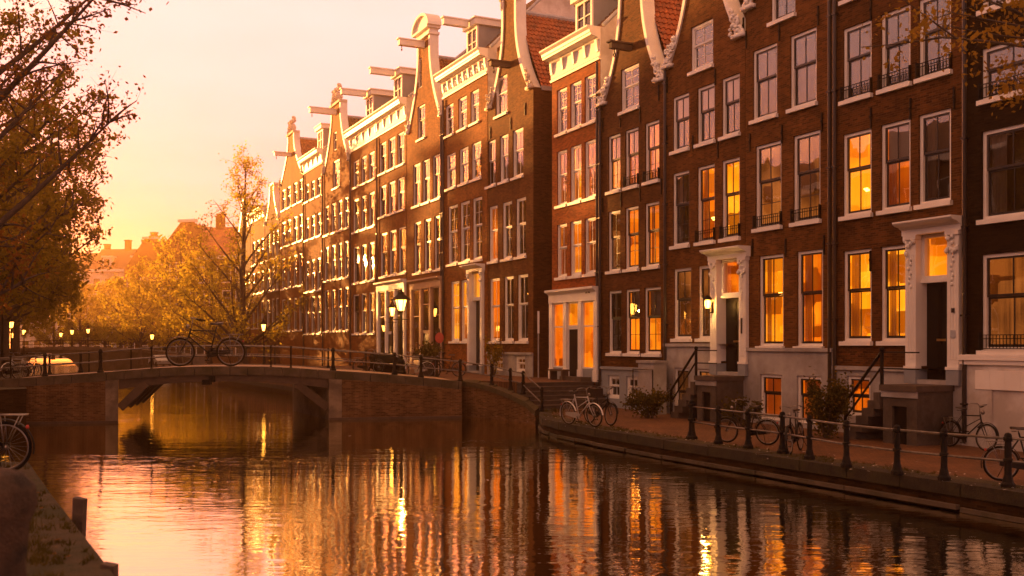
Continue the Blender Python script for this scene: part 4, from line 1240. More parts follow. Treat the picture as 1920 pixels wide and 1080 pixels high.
S[5] = dict(px=(1035, 1125), wall='brick_red', eave=15.4, type='cornice', ctop=16.85, ridge=21, yr=-4.5, proj=.7, sash='white', endwall=True, base=1.08, detail=2, pipe=.1,
    label='red brick house with a white cornice, tall white windows and a white shop front',
    cols=[(1044, 1063), (1069, 1090), (1096, 1118)],
    rows=[dict(ref=(1053, 420, 520), st='W L W'), dict(ref=(1053, 282, 385), st='W L W'), dict(ref=(1053, 166, 250), st='D D D', muntin=1),
          dict(ref=(1056, 566, 655), st='O', cols=[(1047, 1064)], sill=False), dict(ref=(1107, 560, 660), st='W', cols=[(1097, 1120)], sill=False)],
    dormer=(.5, .1, 1.5, 1.9, 2.2, 1.2), door=dict(px=(1066, 1095), y=(556, 702), z0=1.1, shop=True))
S[6] = dict(px=(915, 1000), wall='brick_brown', eave=15.7, type='gable', top=21.3, zneck=20.0, neck=.15, ridge=20.3, plinth=2.3, plinth_mat='grey_stone', cap='finial', orn='sandstone', sash='white', detail=1, scs=1.0, cw=.16, side='brick_umber',
    label='tall brick gable house with a finial and a dark side wall along the alley',
    cols=[(917, 933), (942, 960), (967, 986)],
    rows=[dict(ref=(926, 522, 640), st='O Cp Cp', cols=[(918, 937), (945, 963), (970, 990)]), dict(ref=(925, 386, 490), st='O C D'), dict(ref=(922, 263, 348), st='Db Db Db', cols=[(913, 929), (937, 953), (961, 981)]),
          dict(ref=(940, 143, 215), st='C', cols=[(929, 951)]), dict(ref=(935, 88, 120), st='D', cols=[(932, 940)], sill=False), dict(ref=(937, 667, 695), st='M M', cols=[(926, 944), (968, 986)], sill=False)],
    beams=[(.5, .02, 17.3, 1.1, .26, 1)], anchors=[(920, 250), (958, 232), (985, 205), (902, 300)])
S[7] = dict(px=(832, 914), wall='brick_warm', eave=17.7, type='cornice', ctop=19.1, ridge=23.4, proj=.7, ornate=True, sash='white', muntin=1, detail=1, pipe=-.12,
    label='warm brick house with an ornate bracketed white cornice and a golden lit ground floor',
    cols=[(837, 854), (861, 878), (884, 902)],
    rows=[dict(ref=(854, 527, 640), st='Lp Lp', cols=[(845, 861), (864, 879)]), dict(ref=(849, 385, 495), st='D D D', cols=[(840, 858), (863, 881), (886, 904)]), dict(ref=(845, 288, 353), st='D D D'), dict(ref=(842, 196, 254), st='C D D', cols=[(835, 850), (859, 875), (882, 898)])],
    dormer=(.5, .1, 1.5, 2.0, 2.2, 1.6), door=dict(px=(880, 908), y=(497, 700), z0=1.1))
S[8] = dict(px=(763, 831), wall='brick_warm', eave=16.8, type='gable', top=22.3, zneck=21.4, neck=.17, ridge=21.2, pw=1.7, cap='pediment', orn='white', sash='dark', detail=1, scs=.7, cw=.2, pipe=.12,
    label='warm brick neck gable house with a rounded white pediment and a brown shop front',
    cols=[(774, 788), (792, 806), (811, 826)],
    rows=[dict(ref=(782, 416, 512), st='D D D', cols=[(776, 789), (795, 808), (814, 829)]), dict(ref=(781, 307, 386), st='Db Db Db'), dict(ref=(790, 197, 260), st='D', cols=[(783, 797)]), dict(ref=(787, 110, 165), st='D', cols=[(783, 791)], sill=False)],
    beams=[(.5, .02, 21.7, 1.7, .36)], shop=('tan', (773, 832), 522, 690))
S[9] = dict(px=(708, 762), wall='brick_warm', eave=17.75, type='cornice', ctop=19.3, ridge=23, proj=.7, sash='dark', detail=1, pipe=-.12,
    label='ochre brick house with a white cornice, dormer and white shop front behind the street lamp',
    cols=[(711, 724), (728, 741), (745, 758)],
    rows=[dict(ref=(737, 431, 515), st='D D D', cols=[(713, 726), (730, 743), (747, 761)]), dict(ref=(735, 340, 400), st='D D D'), dict(ref=(734, 258, 317), st='D D D')],
    dormer=(.5, .1, 1.6, 2.1, 2.2, 1.8), shop=('white', (710, 762), 527, 690))
S[10] = dict(px=(658, 707), wall='brick_warm', eave=17.75, type='cornice', ctop=19.3, ridge=22.5, proj=.7, sash='dark', detail=1,
    label='orange brick house with a bright white cornice and dormer joining the next cornice', 
    cols=[(662, 673), (677, 687), (691, 702)],
    rows=[dict(ref=(682, 550, 625), st='D D D'), dict(ref=(682, 458, 528), st='D D D'), dict(ref=(681, 367, 430), st='D D D'), dict(ref=(680, 294, 345), st='D D D')],
    dormer=(.5, .1, 1.6, 2.1, 2.2, 2.0), pipe=-.12)
S[11] = dict(px=(606, 657), wall='brick_warm', eave=17.3, type='gable', top=22.4, zneck=21.8, neck=.17, ridge=21.5, pw=1.6, cap='crest', orn='sandstone', sash='dark', detail=1, scs=.8, cw=.2, roof='slate',
    label='orange brick neck gable house with a carved stone crest and four windows across',
    cols=[(608, 616), (621, 629), (633, 641), (645, 653)],
    rows=[dict(ref=(637, 540, 620), st='D D D D'), dict(ref=(637, 455, 522), st='D D D D'), dict(ref=(637, 375, 432), st='D D D D'), dict(ref=(630, 300, 352), st='D', cols=[(624, 637)]), dict(ref=(628, 247, 282), st='D', cols=[(625, 631)], sill=False)],
    beams=[(.5, .02, 21.6, 2.2, .4)], pipe=-.12)
S[12] = dict(px=(570, 605), wall='brick_warm', eave=18.3, type='cornice', ctop=19.6, ridge=23, proj=.7, sash='dark', detail=1, roof='tile',
    label='slim orange brick house with a pale cornice and one dormer between two gables',
    cols=[(572, 579), (583, 590), (594, 601)],
    rows=[dict(ref=(590, 555, 625), st='D D D'), dict(ref=(590, 485, 545), st='D D D'), dict(ref=(590, 402, 445), st='D D D'), dict(ref=(588, 338, 372), st='D D D')],
    dormer=(.4, .1, 1.7, 2.0, 2.2, 0), pipe=-.12)
S[13] = dict(px=(525, 569), wall='brick_warm', eave=18.6, type='gable', top=22.9, zneck=22.2, neck=.13, ridge=22.6, pw=1.5, cap='crest', orn='sandstone', sash='dark', detail=1, scs=.7, cw=.2,
    label='farthest tall orange brick gable house, narrow topped with red roof tiles',
    cols=[(528, 535), (538, 545), (550, 557), (560, 567)],
    rows=[dict(ref=(540, 560, 620), st='D D D D'), dict(ref=(540, 482, 540), st='D D D D'), dict(ref=(540, 412, 460), st='D D D D'), dict(ref=(540, 350, 390), st='D D D D')],
    beams=[(.5, .02, 20.8, 1.6, .3)])
S[14] = dict(px=(497, 524), wall='brick_umber', eave=15.4, type='gable', top=19.2, zneck=18.6, neck=.14, ridge=19, pw=1.5, sash='dark', detail=0, scs=.7, cw=.2, roof='slate',
    label='lower grey-brown gabled house just beyond the orange gable, half behind the tree',
    cols=[(500, 506), (509, 514), (517, 522)],
    rows=[dict(ref=(511, 560, 615), st='D D D'), dict(ref=(511, 500, 545), st='D D D'), dict(ref=(511, 435, 485), st='D D D')])
S[15] = dict(px=(470, 496), wall='brick_warm', eave=16.3, type='cornice', ctop=17.4, ridge=20.5, proj=.6, sash='dark', detail=0,
    label='hazy brick house with a pale cornice seen through the branches of the big quay tree',
    cols=[(473, 478), (481, 486), (489, 494)],
    rows=[dict(ref=(483, 565, 615), st='D D D'), dict(ref=(483, 510, 550), st='D D D'), dict(ref=(483, 450, 495), st='D D D')])
S[16] = dict(px=(446, 469.5), wall='brick_umber', eave=15.6, type='gable', top=19.5, zneck=18.8, neck=.15, ridge=19, pw=1.5, sash='dark', detail=0, scs=.7, cw=.2, roof='slate',
    label='hazy gabled house directly behind the trunk of the big quay tree',
    cols=[(449, 454), (457, 461), (464, 468)],
    rows=[dict(ref=(458, 570, 615), st='D D D'), dict(ref=(458, 515, 555), st='D D D')])
for k in S: house(S[k])
# ------------------------------------------------------------------ doors, stoops and shop fronts
def inset(line): return FAC - line
def do_portal(k, **kw):
    s = S[k]; D = s['door']; ax = s['ax']; xa, xb, zl, zt = D['loc']
    return portal(s['H'], xa, xb, D['z0'], zt, kw.pop('zd'), kw.pop('ztr'), 0.0, **kw)
# bright house: black door
Y1 = fac_depth(1765)
do_portal(1, zd=zat(522, Y1), ztr=zat(452, Y1), lit='room_bright')
s = S[1]; st_out = 1.5
xa, xb = fac_u(1718, FAC - st_out) - s['u0_'], fac_u(1648, FAC - st_out) - s['u0_']
stoop(s['H'], xa, xb, 1.62, st_out, 1.35, 6)
# lantern house
Y3 = fac_depth(1375)
do_portal(3, zd=zat(553, Y3), ztr=zat(497, Y3), lit='room_orange', door_mat='door_black')
s = S[3]; st_out = 1.35
xa, xb = fac_u(1340, FAC - st_out) - s['u0_'], fac_u(1301, FAC - st_out) - s['u0_']
stoop(s['H'], xa, xb, 1.62, st_out, 1.5, 6, body='stoop_stone')
# wall lantern on the left pilaster
def wall_lantern(par, x, y, z):
    m = MB(); m.box(x - .05, x + .05, y, y + .03, z - .35, z + .05); m.tube([(x, y + .03, z - .3), (x, y + .18, z - .38), (x, y + .22, z - .24)], .02, 6)
    m.lathe([(.16, .34), (.17, .36), (.09, .46), (.03, .52)], (x, y + .22, z - .2), 8); m.lathe([(.07, -.02), (.1, .0), (.1, .02)], (x, y + .22, z - .2), 8)
    for k in range(6):
        a = PI * k / 3; m.tube([(x + .1*math.cos(a), y + .22 + .1*math.sin(a), z - .2), (x + .15*math.cos(a), y + .22 + .15*math.sin(a), z + .14)], .008, 4)
    o = m.build('wall_lantern', M['iron'], par)
    m = MB(); m.lathe([(.07, .03), (.1, .1), (.12, .2), (.11, .3), (.06, .33)], (x, y + .22, z - .2), 10); m.build('lamp_glass', M['lamp_hot'], o, smooth=True)
xa3, xb3 = s['door']['loc'][:2]
def lamp_light(name, par, loc, watts, size=.1):
    l = bpy.data.lights.new(name, 'POINT'); l.energy = watts; l.color = (1.0, .5, .13); l.shadow_soft_size = size
    o = bpy.data.objects.new(name, l); COL.objects.link(o); o.location = loc; o.parent = par
wall_lantern(s['H'], xb3 - .19, .16, zat(572, fac_depth(1345)) + .05)
lamp_light('lantern_light', s['H'], (xb3 - .32, .62, zat(572, fac_depth(1345)) - .05), 11.0)
# portal of the golden house
Y7 = fac_depth(894)
do_portal(7, zd=zat(560, Y7), ztr=zat(517, Y7), lit='room_bright', pw=.3, cor=.6)

def shopfront(k, spec, bays=3, door_bay=1, lit=None):
    s = S[k]; H = s['H']; mat, (pa, pb), yt, yb = spec; mt_ = M[mat]
    xa, xb = max(0.0, s['ax'](pb)), min(s['W_'], s['ax'](pa)); zt = fac_z((pa + pb) / 2, yt); z0 = 1.08
    h = .62
    m = MB(); m.prism([(.004, zt - h), (.2, zt - h), (.2, zt - .25), (.26, zt - .18), (.42, zt - .1), (.42, zt), (.004, zt)], 'x', xa, xb)
    F = m.build('shop_front', mt_, H, fix=True)
    pw = .3; n = bays + 1; step = (xb - xa - pw) / bays
    m = MB()
    for i in range(n):
        x = xa + i * step; m.box(x, x + pw, .004, .17, z0 - .02, zt - h - .002); m.box(x - .03, x + pw + .03, .004, .2, z0 - .02, z0 + .5)
    m.build('pilaster', mt_, F)
    lit = lit or ['D'] * bays
    for i in range(bays):
        a, b = xa + i * step + pw, xa + (i + 1) * step
        if i == door_bay:
            zd = z0 + 2.35
            m = MB(); m.box(a, b, .004, .08, zd, zd + .12); m.box(a, a + .09, .004, .06, z0, zd); m.box(b - .09, b, .004, .06, z0, zd); D_ = m.build('door_frame', mt_, F)
            m = MB(); m.box(a + .09, b - .09, .004, .03, z0, zd); m.box(a + .2, b - .2, .031, .045, z0 + .2, z0 + 1.0); m.box(a + .2, b - .2, .031, .045, z0 + 1.15, z0 + 2.15); m.build('door', M['door_black'], D_)
            win(F, (a, b, zd + .12, zt - h - .002), lit[i], mt_)
        else: 
            m = MB(); m.box(a, b, .004, .1, z0 - .02, z0 + .55); m.build('shop_panel', M['blue_grey'] if mat == 'white' else mt_, F)
            win(F, (a, b, z0 + .55, zt - h - .002), lit[i], mt_)
    return F
def win(par, op, st, mframe):
    """shallow shop window mounted on the wall face"""
    a, b, c, d = op
    m = MB(); frame_boxes(m, a, b, c, d, .07, .004, .09); f = m.build('window', mframe, par)
    if d - c > 1.2: 
        m = MB(); m.box(a + .07, b - .07, .01, .07, c + (d-c)*.62, c + (d-c)*.62 + .06); m.build('sash', mframe, f)
    mat = {'L': M['room_bright'], 'O': M['room_orange'], 'W': M['room_orange'], 'D': M['car_glass']}[st[0]]
    m = MB(); m.quad((b - .07, .012, c + .07), (a + .07, .012, c + .07), (a + .07, .012, d - .07), (b - .07, .012, d - .07)); m.build('interior', mat, f, uv=False)
    m = MB(); m.quad((b - .07, .05, c + .07), (a + .07, .05, c + .07), (a + .07, .05, d - .07), (b - .07, .05, d - .07)); m.build('pane', M['glass'], f)
for k in (8, 9): shopfront(k, S[k]['shop'])
# red house: the shop windows already sit in the wall; add the white front with its door
s5 = S[5]; shopfront(5, ('white', (1035, 1125), 541, 702), 3, 1, ['W', 'L', 'O'])
# steps in front of the red house and of the golden house
m = MB(); m.box(.5, 2.4, .18, .75, 1.07, 1.26); m.build('door_step', M['step'], s5['H'])
# door plates and bells beside the doors
def plate(par, x, y, z, w_, h_, name='name_plate', mat='sash_dark'):
    m = MB(); m.box(x - w_/2, x + w_/2, y, y + .025, z - h_/2, z + h_/2); m.build(name, M[mat], par)
xa1, xb1 = S[1]['door']['loc'][:2]
plate(S[1]['H'], xa1 + .16, .156, zat(582, fac_depth(1797)), .1, .12, 'doorbell'); plate(S[1]['H'], xa1 + .16, .156, zat(626, fac_depth(1797)), .15, .2, 'intercom', 'lead')
plate(S[3]['H'], S[3]['door']['loc'][0] + .2, .156, zat(611, fac_depth(1396)), .07, .55)
for q in (.62, .85): plate(s5['H'], q, .205, zat(547, fac_depth(1105)), .13, .16, 'number_plate')
# garage-like panelled front low on the black house
H0 = S[0]; m = MB()
xa, xb = H0['ax'](2080), H0['ax'](1836)
m.box(xa, xb, .052, .16, 1.55, 2.05)
for i in range(1, 8): m.box(xa + (xb - xa) * i / 8 - .008, xa + (xb - xa) * i / 8 + .008, .161, .168, 1.55, 2.05)
p = m.build('shutter_box', M['white'], H0['H'])
for ga, gb in ((xa, xa + .3), (xb - .5, xb)): m = MB(); m.box(ga, gb, .052, .14, 0, 1.549); m.build('door_surround', M['white_old'], p)
m = MB(); m.box(xa + .301, xb - .501, .052, .09, 0, 1.549); m.build('garage_door', M['white_old'], p)
m = MB(); m.box(0, H0['W_'], .052, .2, 2.32, 2.46); m.box(0, H0['W_'], .052, .15, 2.2, 2.319); m.build('plinth_ledge', M['white'], H0['H'])

# ================================================================== STREET FURNITURE
def lamp_post(name, loc, label, h=3.6, s_=1.0, far=False, group=None):
    t = empty(name, loc, 0, label, 'street lamp', group)
    m = MB(); m.lathe([(.2*s_, 0), (.2*s_, .3), (.15*s_, .38), (.15*s_, .8), (.09*s_, .95), (.075*s_, 1.1), (.06*s_, h*.6), (.075*s_, h*.62), (.055*s_, h*.66), (.05*s_, h - .45), (.09*s_, h - .4), (.05*s_, h - .34)], n=10)
    m.tube([(-.3*s_, 0, h - .75), (.3*s_, 0, h - .75)], .02*s_, 6); m.build('pole', M['iron'], t)
    m = MB()
    for k in range(6):
        a = PI * k / 3; m.tube([(.13*s_*math.cos(a), .13*s_*math.sin(a), h - .34), (.24*s_*math.cos(a), .24*s_*math.sin(a), h + .2)], .014*s_, 5)
    m.lathe([(.14*s_, h - .36), (.14*s_, h - .33)], n=8); m.lathe([(.36*s_, h + .2), (.37*s_, h + .23), (.18*s_, h + .42), (.12*s_, h + .5), (.12*s_, h + .56), (.04*s_, h + .62), (.02*s_, h + .74)], n=12)
    la = m.build('lantern', M['iron'], t)
    m = MB(); m.lathe([(.1*s_, h - .32), (.14*s_, h - .1), (.2*s_, h + .19)], n=10); m.build('lamp_glass', M['lamp_far'] if far else M['lamp_hot'], la, smooth=True)
    return t
lp = lamp_post('street_lamp', at(752, 49.5, 1.08), 'ornate lit street lamp standing on the bridge street in front of the shop fronts', zat(570, 49.5) - 1.08, 1.3)
lamp_light('street_lamp_light', lp, (.1, -.5, zat(570, 49.5) - 1.2), 30.0)
lamp_post('street_lamp', at(735.5, 66, 1.08), 'smaller lit lamp seen just left of the ornate street lamp', zat(583, 66) - 1.08, .9)
lamp_post('street_lamp', at(494, 84, 0), 'lit lamp on the far quay between the big tree and the orange houses', zat(613, 84), .9)
for (px, py, Y, z0, lab) in ((285, 631, 118, 0.4, 'small lit lamp left of the bicycle on the bridge'), (165, 620, 136, 1.9, 'far lamp nearest the middle of the distant arched bridge'), (135, 622, 137, 2.1, 'far lamp second from the right on the distant arched bridge'),
                            (114, 627, 150, .6, 'far lamp low behind the crown of the distant arched bridge'), (45, 622, 128, 1.0, 'far lamp left of the distant arched bridge'), (21, 608, 92, 1.0, 'lit lamp under the hazy trees on the left bank'),
                            (4, 576, 60, 1.0, 'large lit lamp at the left picture edge under the trees'), (23, 628, 112, 1.0, 'lowest lamp of the left bank below a brighter one')):
    lamp_post('street_lamp', at(px, Y, z0), lab, zat(py, Y) - z0, 1.15, True, 'lamps far along the canal')

# sign post in the alley, round red sign, planter, cabinet, bench step
t = empty('sign_post', at(1009.5, 50.3, 1.08), 0, 'thin grey post with a white upper sleeve in the dark alley', 'post')
m = MB(); m.tube([(0, 0, 0), (0, 0, 2.2)], .035, 8); m.build('pole', M['grey_stone'], t)
m = MB(); m.box(-.05, .05, -.05, .05, 2.2, 3.3); m.build('sleeve', M['white'], t)
t = empty('round_sign', at(824, 54, 1.08), 0, 'round red sign on a short post behind the bridge railing', 'sign')
m = MB(); m.tube([(0, 0, 0), (0, 0, 2.5)], .03, 8); m.build('pole', M['iron'], t)
m = MB(); m.prism([(.23 * math.cos(a), 2.0 + .29 * math.sin(a)) for a in np.linspace(0, 2*PI, 25)[:-1]], 'y', -.06, -.035); m.build('sign_plate', M['red_paint'], t, fix=True)
def leaf_cloud(m, pts, size, rng, flat=.0):
    P = np.asarray(pts, dtype=np.float64); n = len(P)
    a = rng.normal(size=(n, 3)); a /= np.linalg.norm(a, axis=1)[:, None]
    b = rng.normal(size=(n, 3)); b -= a * (a * b).sum(1)[:, None]; b /= np.linalg.norm(b, axis=1)[:, None]
    s1 = size * rng.uniform(.55, 1.35, n)[:, None]; s2 = s1 * rng.uniform(.45, .75, n)[:, None]
    V = np.stack([P - a*s1, P + b*s2 - a*s1*.1, P + a*s1, P - b*s2 - a*s1*.1], 1).reshape(-1, 3)
    k = len(m.v); m.v.extend(map(tuple, V.tolist())); m.f.extend([(k+4*i, k+4*i+1, k+4*i+2, k+4*i+3) for i in range(n)])
def shrub(name, loc, rx, ry, h, n, size, label, seed, mat='leaf_shrub', cat='shrub', stems=9, blossoms=0):
    rng = np.random.default_rng(seed); t = empty(name, loc, 0, label, cat)
    m = MB(); tips = []
    for i in range(stems):
        a = rng.uniform(0, 6.28); r_ = rng.uniform(.3, 1); hh = h * rng.uniform(.6, 1.05)
        p = [(0.1*rx*math.cos(a), .1*ry*math.sin(a), 0), (rx*.5*r_*math.cos(a), ry*.5*r_*math.sin(a), hh*.55), (rx*r_*math.cos(a+.3), ry*r_*math.sin(a+.3), hh)]
        m.tube(p, [.025, .016, .006], 5); tips.append(p)
    m.build('stems', M['bark'], t)
    pts = []
    for i in range(n):
        p = tips[rng.integers(len(tips))]; q = rng.uniform(.25, 1.0)
        c = np.array(p[1]) * (1 - q) + np.array(p[2]) * q if q > .4 else np.array(p[1]) * rng.uniform(.4, 1.0)
        pts.append(c + rng.normal(0, 1, 3) * np.array([rx, ry, h]) * .13)
    pts = np.array(pts); pts[:, 2] = np.abs(pts[:, 2]) + .03
    m = MB(); leaf_cloud(m, pts, size, rng); m.build('foliage', M[mat], t, uv=False)
    if blossoms:
        m = MB(); leaf_cloud(m, pts[rng.integers(0, n, blossoms)] + rng.normal(0, .05, (blossoms, 3)), size * .9, rng); m.build('blossom', M['leaf_gold'], t, uv=False)
    return t
shrub('shrub', at(1217, 37.6, 0), 1.0, .6, .85, 2600, .05, 'low wide shrub with pale blossom against the blue-grey house base', 31, blossoms=160)
shrub('shrub', at(1550, 29.6, 0), .72, .65, 1.5, 4200, .05, 'tall bushy shrub with golden leaf tips between the basement windows', 32, blossoms=420, stems=16)
shrub('shrub', at(925, 53.5, 1.08), .6, .5, 1.9, 900, .06, 'thin golden plant growing at the foot of the tall alley house', 33, 'leaf')
shrub('shrub', at(1388, 33.0, 0), .7, .4, .9, 900, .05, 'dark low plant under the lantern house stoop', 34)
def planter(loc, label):
    t = empty('flower_planter', loc, 0, label, 'planter'); rng = np.random.default_rng(40)
    m = MB(); m.hexa([(-.3, -.3, .0), (.3, -.3, .0), (.3, .3, .0), (-.3, .3, .0)], [(-.42, -.36, .95), (.42, -.36, .95), (.42, .36, .95), (-.42, .36, .95)]); m.box(-.45, .45, -.4, .4, .951, 1.05); m.build('tub', M['sash_dark'], t)
    m = MB(); leaf_cloud(m, rng.normal(0, 1, (700, 3)) * [.28, .22, .2] + [0, 0, 1.3], .07, rng); m.build('foliage', M['leaf_shrub'], t, uv=False)
planter(at(803, 51, 1.08) + Vector((0, 0, .0)), 'dark planter overflowing with leaves beside the round red sign')
t = empty('utility_cabinet', at(1223, 40.0, 0), math.atan2(DV.y, DV.x), 'grey stone block with a metal rail against the dark bell gable house', 'cabinet')
m = MB(); m.box(-.55, .55, -.3, .3, 0, 2.0); m.build('body', M['grey_stone'], t); m = MB(); m.box(-.62, .62, -.34, .36, 2.001, 2.1); m.build('lid', M['grey_stone'], t)
m = MB(); m.tube([(-.7, .45, 0), (-.7, .45, 1.75), (.7, .45, 1.75), (.7, .45, .9)], .025, 6); m.build('rail', M['iron'], t)
t = empty('bench', at(1048, 47.0, 1.08), math.atan2(DV.y, DV.x), 'low dark bench by the white shop front', 'bench')
m = MB(); m.box(-.7, .7, -.2, .2, .42, .5); m.build('seat', M['wood_dark'], t)
for x in (-.55, .55): m = MB(); m.box(x - .06, x + .06, -.17, .17, 0, .419); m.build('leg', M['wood_dark'], t)
# wooden mooring bollard close to the lens and stakes by the left quay
t = MB(); rnd = random.Random(3)
prof = [(.30, 0), (.31, .2), (.28, .5), (.3, .75), (.34, .85), (.33, .95), (.26, 1.03), (.12, 1.07), (.02, 1.08)]
t.lathe(prof, n=24); t.v = [(x * (1 + .03 * math.sin(5 * math.atan2(y, x))), y * (1 + .03 * math.sin(5 * math.atan2(y, x))), z) for x, y, z in t.v]
o = t.build('mooring_bollard', rough_mat('weathered_oak', (0.07, 0.036, 0.02), (0.17, 0.098, 0.058), 9, 0.85, 1.0, 0.05, c3=(0.02, 0.012, 0.008), s3=2.2), smooth=True, loc=at(-58, 5.6, 1.0)); tag(o, 'blurred weathered wooden bollard in the near left corner', 'bollard')
def stake(px, Y, py, w_, tilt, label):
    p = at(px, Y, WATER_Z - .8); zt = zat(py, Y); m = MB(); h = zt - p.z
    m.hexa([(-w_, -.05, 0), (w_, -.05, 0), (w_, .05, 0), (-w_, .05, 0)], [(-w_ + tilt, -.05, h), (w_ + tilt, -.05, h - .02), (w_ + tilt, .05, h - .02), (-w_ + tilt, .05, h)])
    o = m.build('mooring_stake', M['wood_dark'], loc=p); tag(o, label, 'stake')
stake(132, 10.4, 932, .055, .1, 'leaning timber stake rising from the water beside the left quay')
stake(201, 7.9, 1055, .05, .02, 'short timber stake at the bottom picture edge beside the left quay')
# weeds on the left quay
for i, (px, Y, h) in enumerate(((38, 8.6, .16), (62, 8.0, .12), (30, 10.6, .14), (85, 7.4, .09), (45, 9.4, .2))):
    rng = np.random.default_rng(60 + i); m = MB()
    for k in range(70):
        a = rng.uniform(0, 6.28); r_ = rng.uniform(0, .16); x, y = r_*math.cos(a), r_*math.sin(a); l = h * rng.uniform(.5, 1.2); dx, dy = rng.normal(0, .05, 2)
        m.poly([(x - .006, y, 0), (x + .006, y, 0), (x + dx, y + dy, l)])
    o = m.build('weed_tuft', M['leaf_shrub'], loc=at(px, Y, 1.005), uv=False); tag(o, ['grass tuft on the left quay nearest the leaning stake', 'small grass tuft near the quay edge above the lower stake', 'grass tuft behind the others near the bicycle wheel', 'tiny lowest grass tuft by the quay edge', 'tallest grass tuft beside the wooden bollard'][i], 'weed')

# ================================================================== BICYCLES
def wheel(par, cx, R=.35, name='wheel'):
    m = MB(); m.ring((cx, 0, R), R - .02, .021, 'y', 32, 8); w_ = m.build(name, M['rubber'], par, smooth=True)
    m = MB(); m.ring((cx, 0, R), R - .05, .012, 'y', 32, 6); m.tube([(cx, -.05, R), (cx, .05, R)], .03, 8)
    m.build('rim', M['chrome'], w_, smooth=True)
    m = MB()
    for k in range(24):
        a = 2 * PI * k / 24; m.tube([(cx + .03*math.cos(a + .8), (.025 if k % 2 else -.025), R + .03*math.sin(a + .8)), (cx + (R - .05)*math.cos(a), 0, R + (R - .05)*math.sin(a))], .0022, 3, False)
    m.build('spokes', M['chrome'], w_)
    return w_
def bicycle(paint, guard):
    t = empty('bicycle', (0, 0, 0))
    wheel(t, -.62); wheel(t, .58)
    m = MB()
    m.tube([(-.36, 0, .93), (-.43, 0, .7)], .022, 8)                         # head tube
    m.tube([(-.37, 0, .89), (.2, 0, .87)], .016, 8); m.tube([(-.42, 0, .74), (.08, 0, .3)], .018, 8); m.tube([(-.39, 0, .82), (.14, 0, .55)], .012, 6)
    m.tube([(.08, 0, .3), (.24, 0, .96)], .018, 8)
    for y in (-.05, .05):
        m.tube([(.08, y*.5, .3), (.58, y, .35)], .011, 6); m.tube([(.22, y*.4, .86), (.58, y, .35)], .009, 6)
    m.tube([(.08, -.06, .3), (.08, .06, .3)], .03, 8)
    m.build('frame', M[paint], t, smooth=True)
    m = MB()
    for y in (-.045, .045): m.tube([(-.425, y*.6, .72), (-.48, y, .6), (-.62, y, .35)], [.016, .014, .01], 6)
    m.tube([(-.425, -.03, .72), (-.425, .03, .72)], .016, 6); m.build('fork', M[paint], t, smooth=True)
    m = MB(); m.tube([(-.355, 0, .94), (-.32, 0, 1.14)], .013, 8)
    for sg in (-1, 1): m.tube([(-.32, 0, 1.14), (-.36, sg*.1, 1.19), (-.33, sg*.24, 1.2), (-.14, sg*.29, 1.14)], .011, 7)
    hb = m.build('handlebar', M['chrome'], t, smooth=True)
    for sg in (-1, 1):
        m = MB(); m.tube([(-.2, sg*.28, 1.158), (-.06, sg*.3, 1.115)], .017, 8); m.build('grip', M['rubber'], hb, smooth=True)
    m = MB(); m.blob((-.44, 0, .98), .05, .05, .055, 10, 6); m.build('headlight', M['chrome'], t, smooth=True)
    m = MB(); m.tube([(.235, 0, .94), (.25, 0, 1.0)], .013, 6)
    sad = [(.09, .02), (.17, .04), (.25, .075), (.33, .105), (.38, .1)]
    vs, fs = [], []
    for x, hw in sad:
        zc = 1.05 + (.012 if x > .3 else 0)
        vs += [(x, -hw, zc - .02), (x, -hw*.8, zc + .012), (x, 0, zc + .025), (x, hw*.8, zc + .012), (x, hw, zc - .02), (x, 0, zc - .035)]
    for i in range(len(sad) - 1):
        for j in range(6): fs.append((i*6+j, i*6+(j+1) % 6, (i+1)*6+(j+1) % 6, (i+1)*6+j))
    fs += [tuple(range(5, -1, -1)), tuple(range((len(sad)-1)*6, len(sad)*6))]
    m.add(vs, fs)
    for sg in (-.05, .05): m.ring((.33, sg, .99), .028, .008, 'z', 10, 5)
    m.build('saddle', M['leather'], t, smooth=False)
    m = MB()
    for y in (-.07, 0, .07): m.tube([(.36, y, .79), (.86, y, .79)], .008, 5)
    for x in (.38, .62, .86): m.tube([(x, -.07, .79), (x, .07, .79)], .008, 5)
    for y in (-.07, .07): m.tube([(.8, y, .79), (.58, y*.8, .35)], .007, 5); m.tube([(.55, y, .79), (.58, y*.8, .35)], .006, 5)
    m.build('rack', M['chrome'], t, smooth=True)
    for (cx, a0, a1) in ((-.62, rad(35), rad(175)), (.58, rad(-15), rad(165))):
        m = MB(); n = 16; vs, fs = [], []
        for i in range(n + 1):
            a = a0 + (a1 - a0) * i / n
            for y, rr in ((-.03, .375), (0, .388), (.03, .375)): vs.append((cx + rr*math.cos(a), y, .35 + rr*math.sin(a)))
        for i in range(n):
            for j in range(2): fs.append((i*3+j, i*3+j+1, i*3+j+4, i*3+j+3))
        m.add(vs, fs); m.build('mudguard', M[guard], t, smooth=True)
    m = MB(); m.prism([(.02, .22), (.2, .24), (.62, .31), (.62, .4), (.2, .41), (.05, .4), (-.02, .32)], 'y', .04, .075); m.build('chain_case', M[paint], t, fix=True)
    m = MB(); m.tube([(.08, .09, .3), (.0, .09, .15)], .011, 6); m.tube([(.08, -.07, .3), (.16, -.07, .45)], .011, 6); m.box(-.05, .05, .09, .18, .135, .16); m.box(.11, .21, -.16, -.07, .44, .465); m.build('pedals', M['iron'], t)
    m = MB(); m.tube([(.5, -.07, .33), (.62, -.2, .012)], .008, 5); m.build('kickstand', M['iron'], t)
    m = MB(); m.blob((.872, 0, .62), .025, .03, .03, 8, 5); m.build('rear_reflector', M['red_paint'], t, smooth=True)
    return t
blk = bicycle('bike_black', 'bike_black'); sil = bicycle('bike_silver', 'white')
used = {}
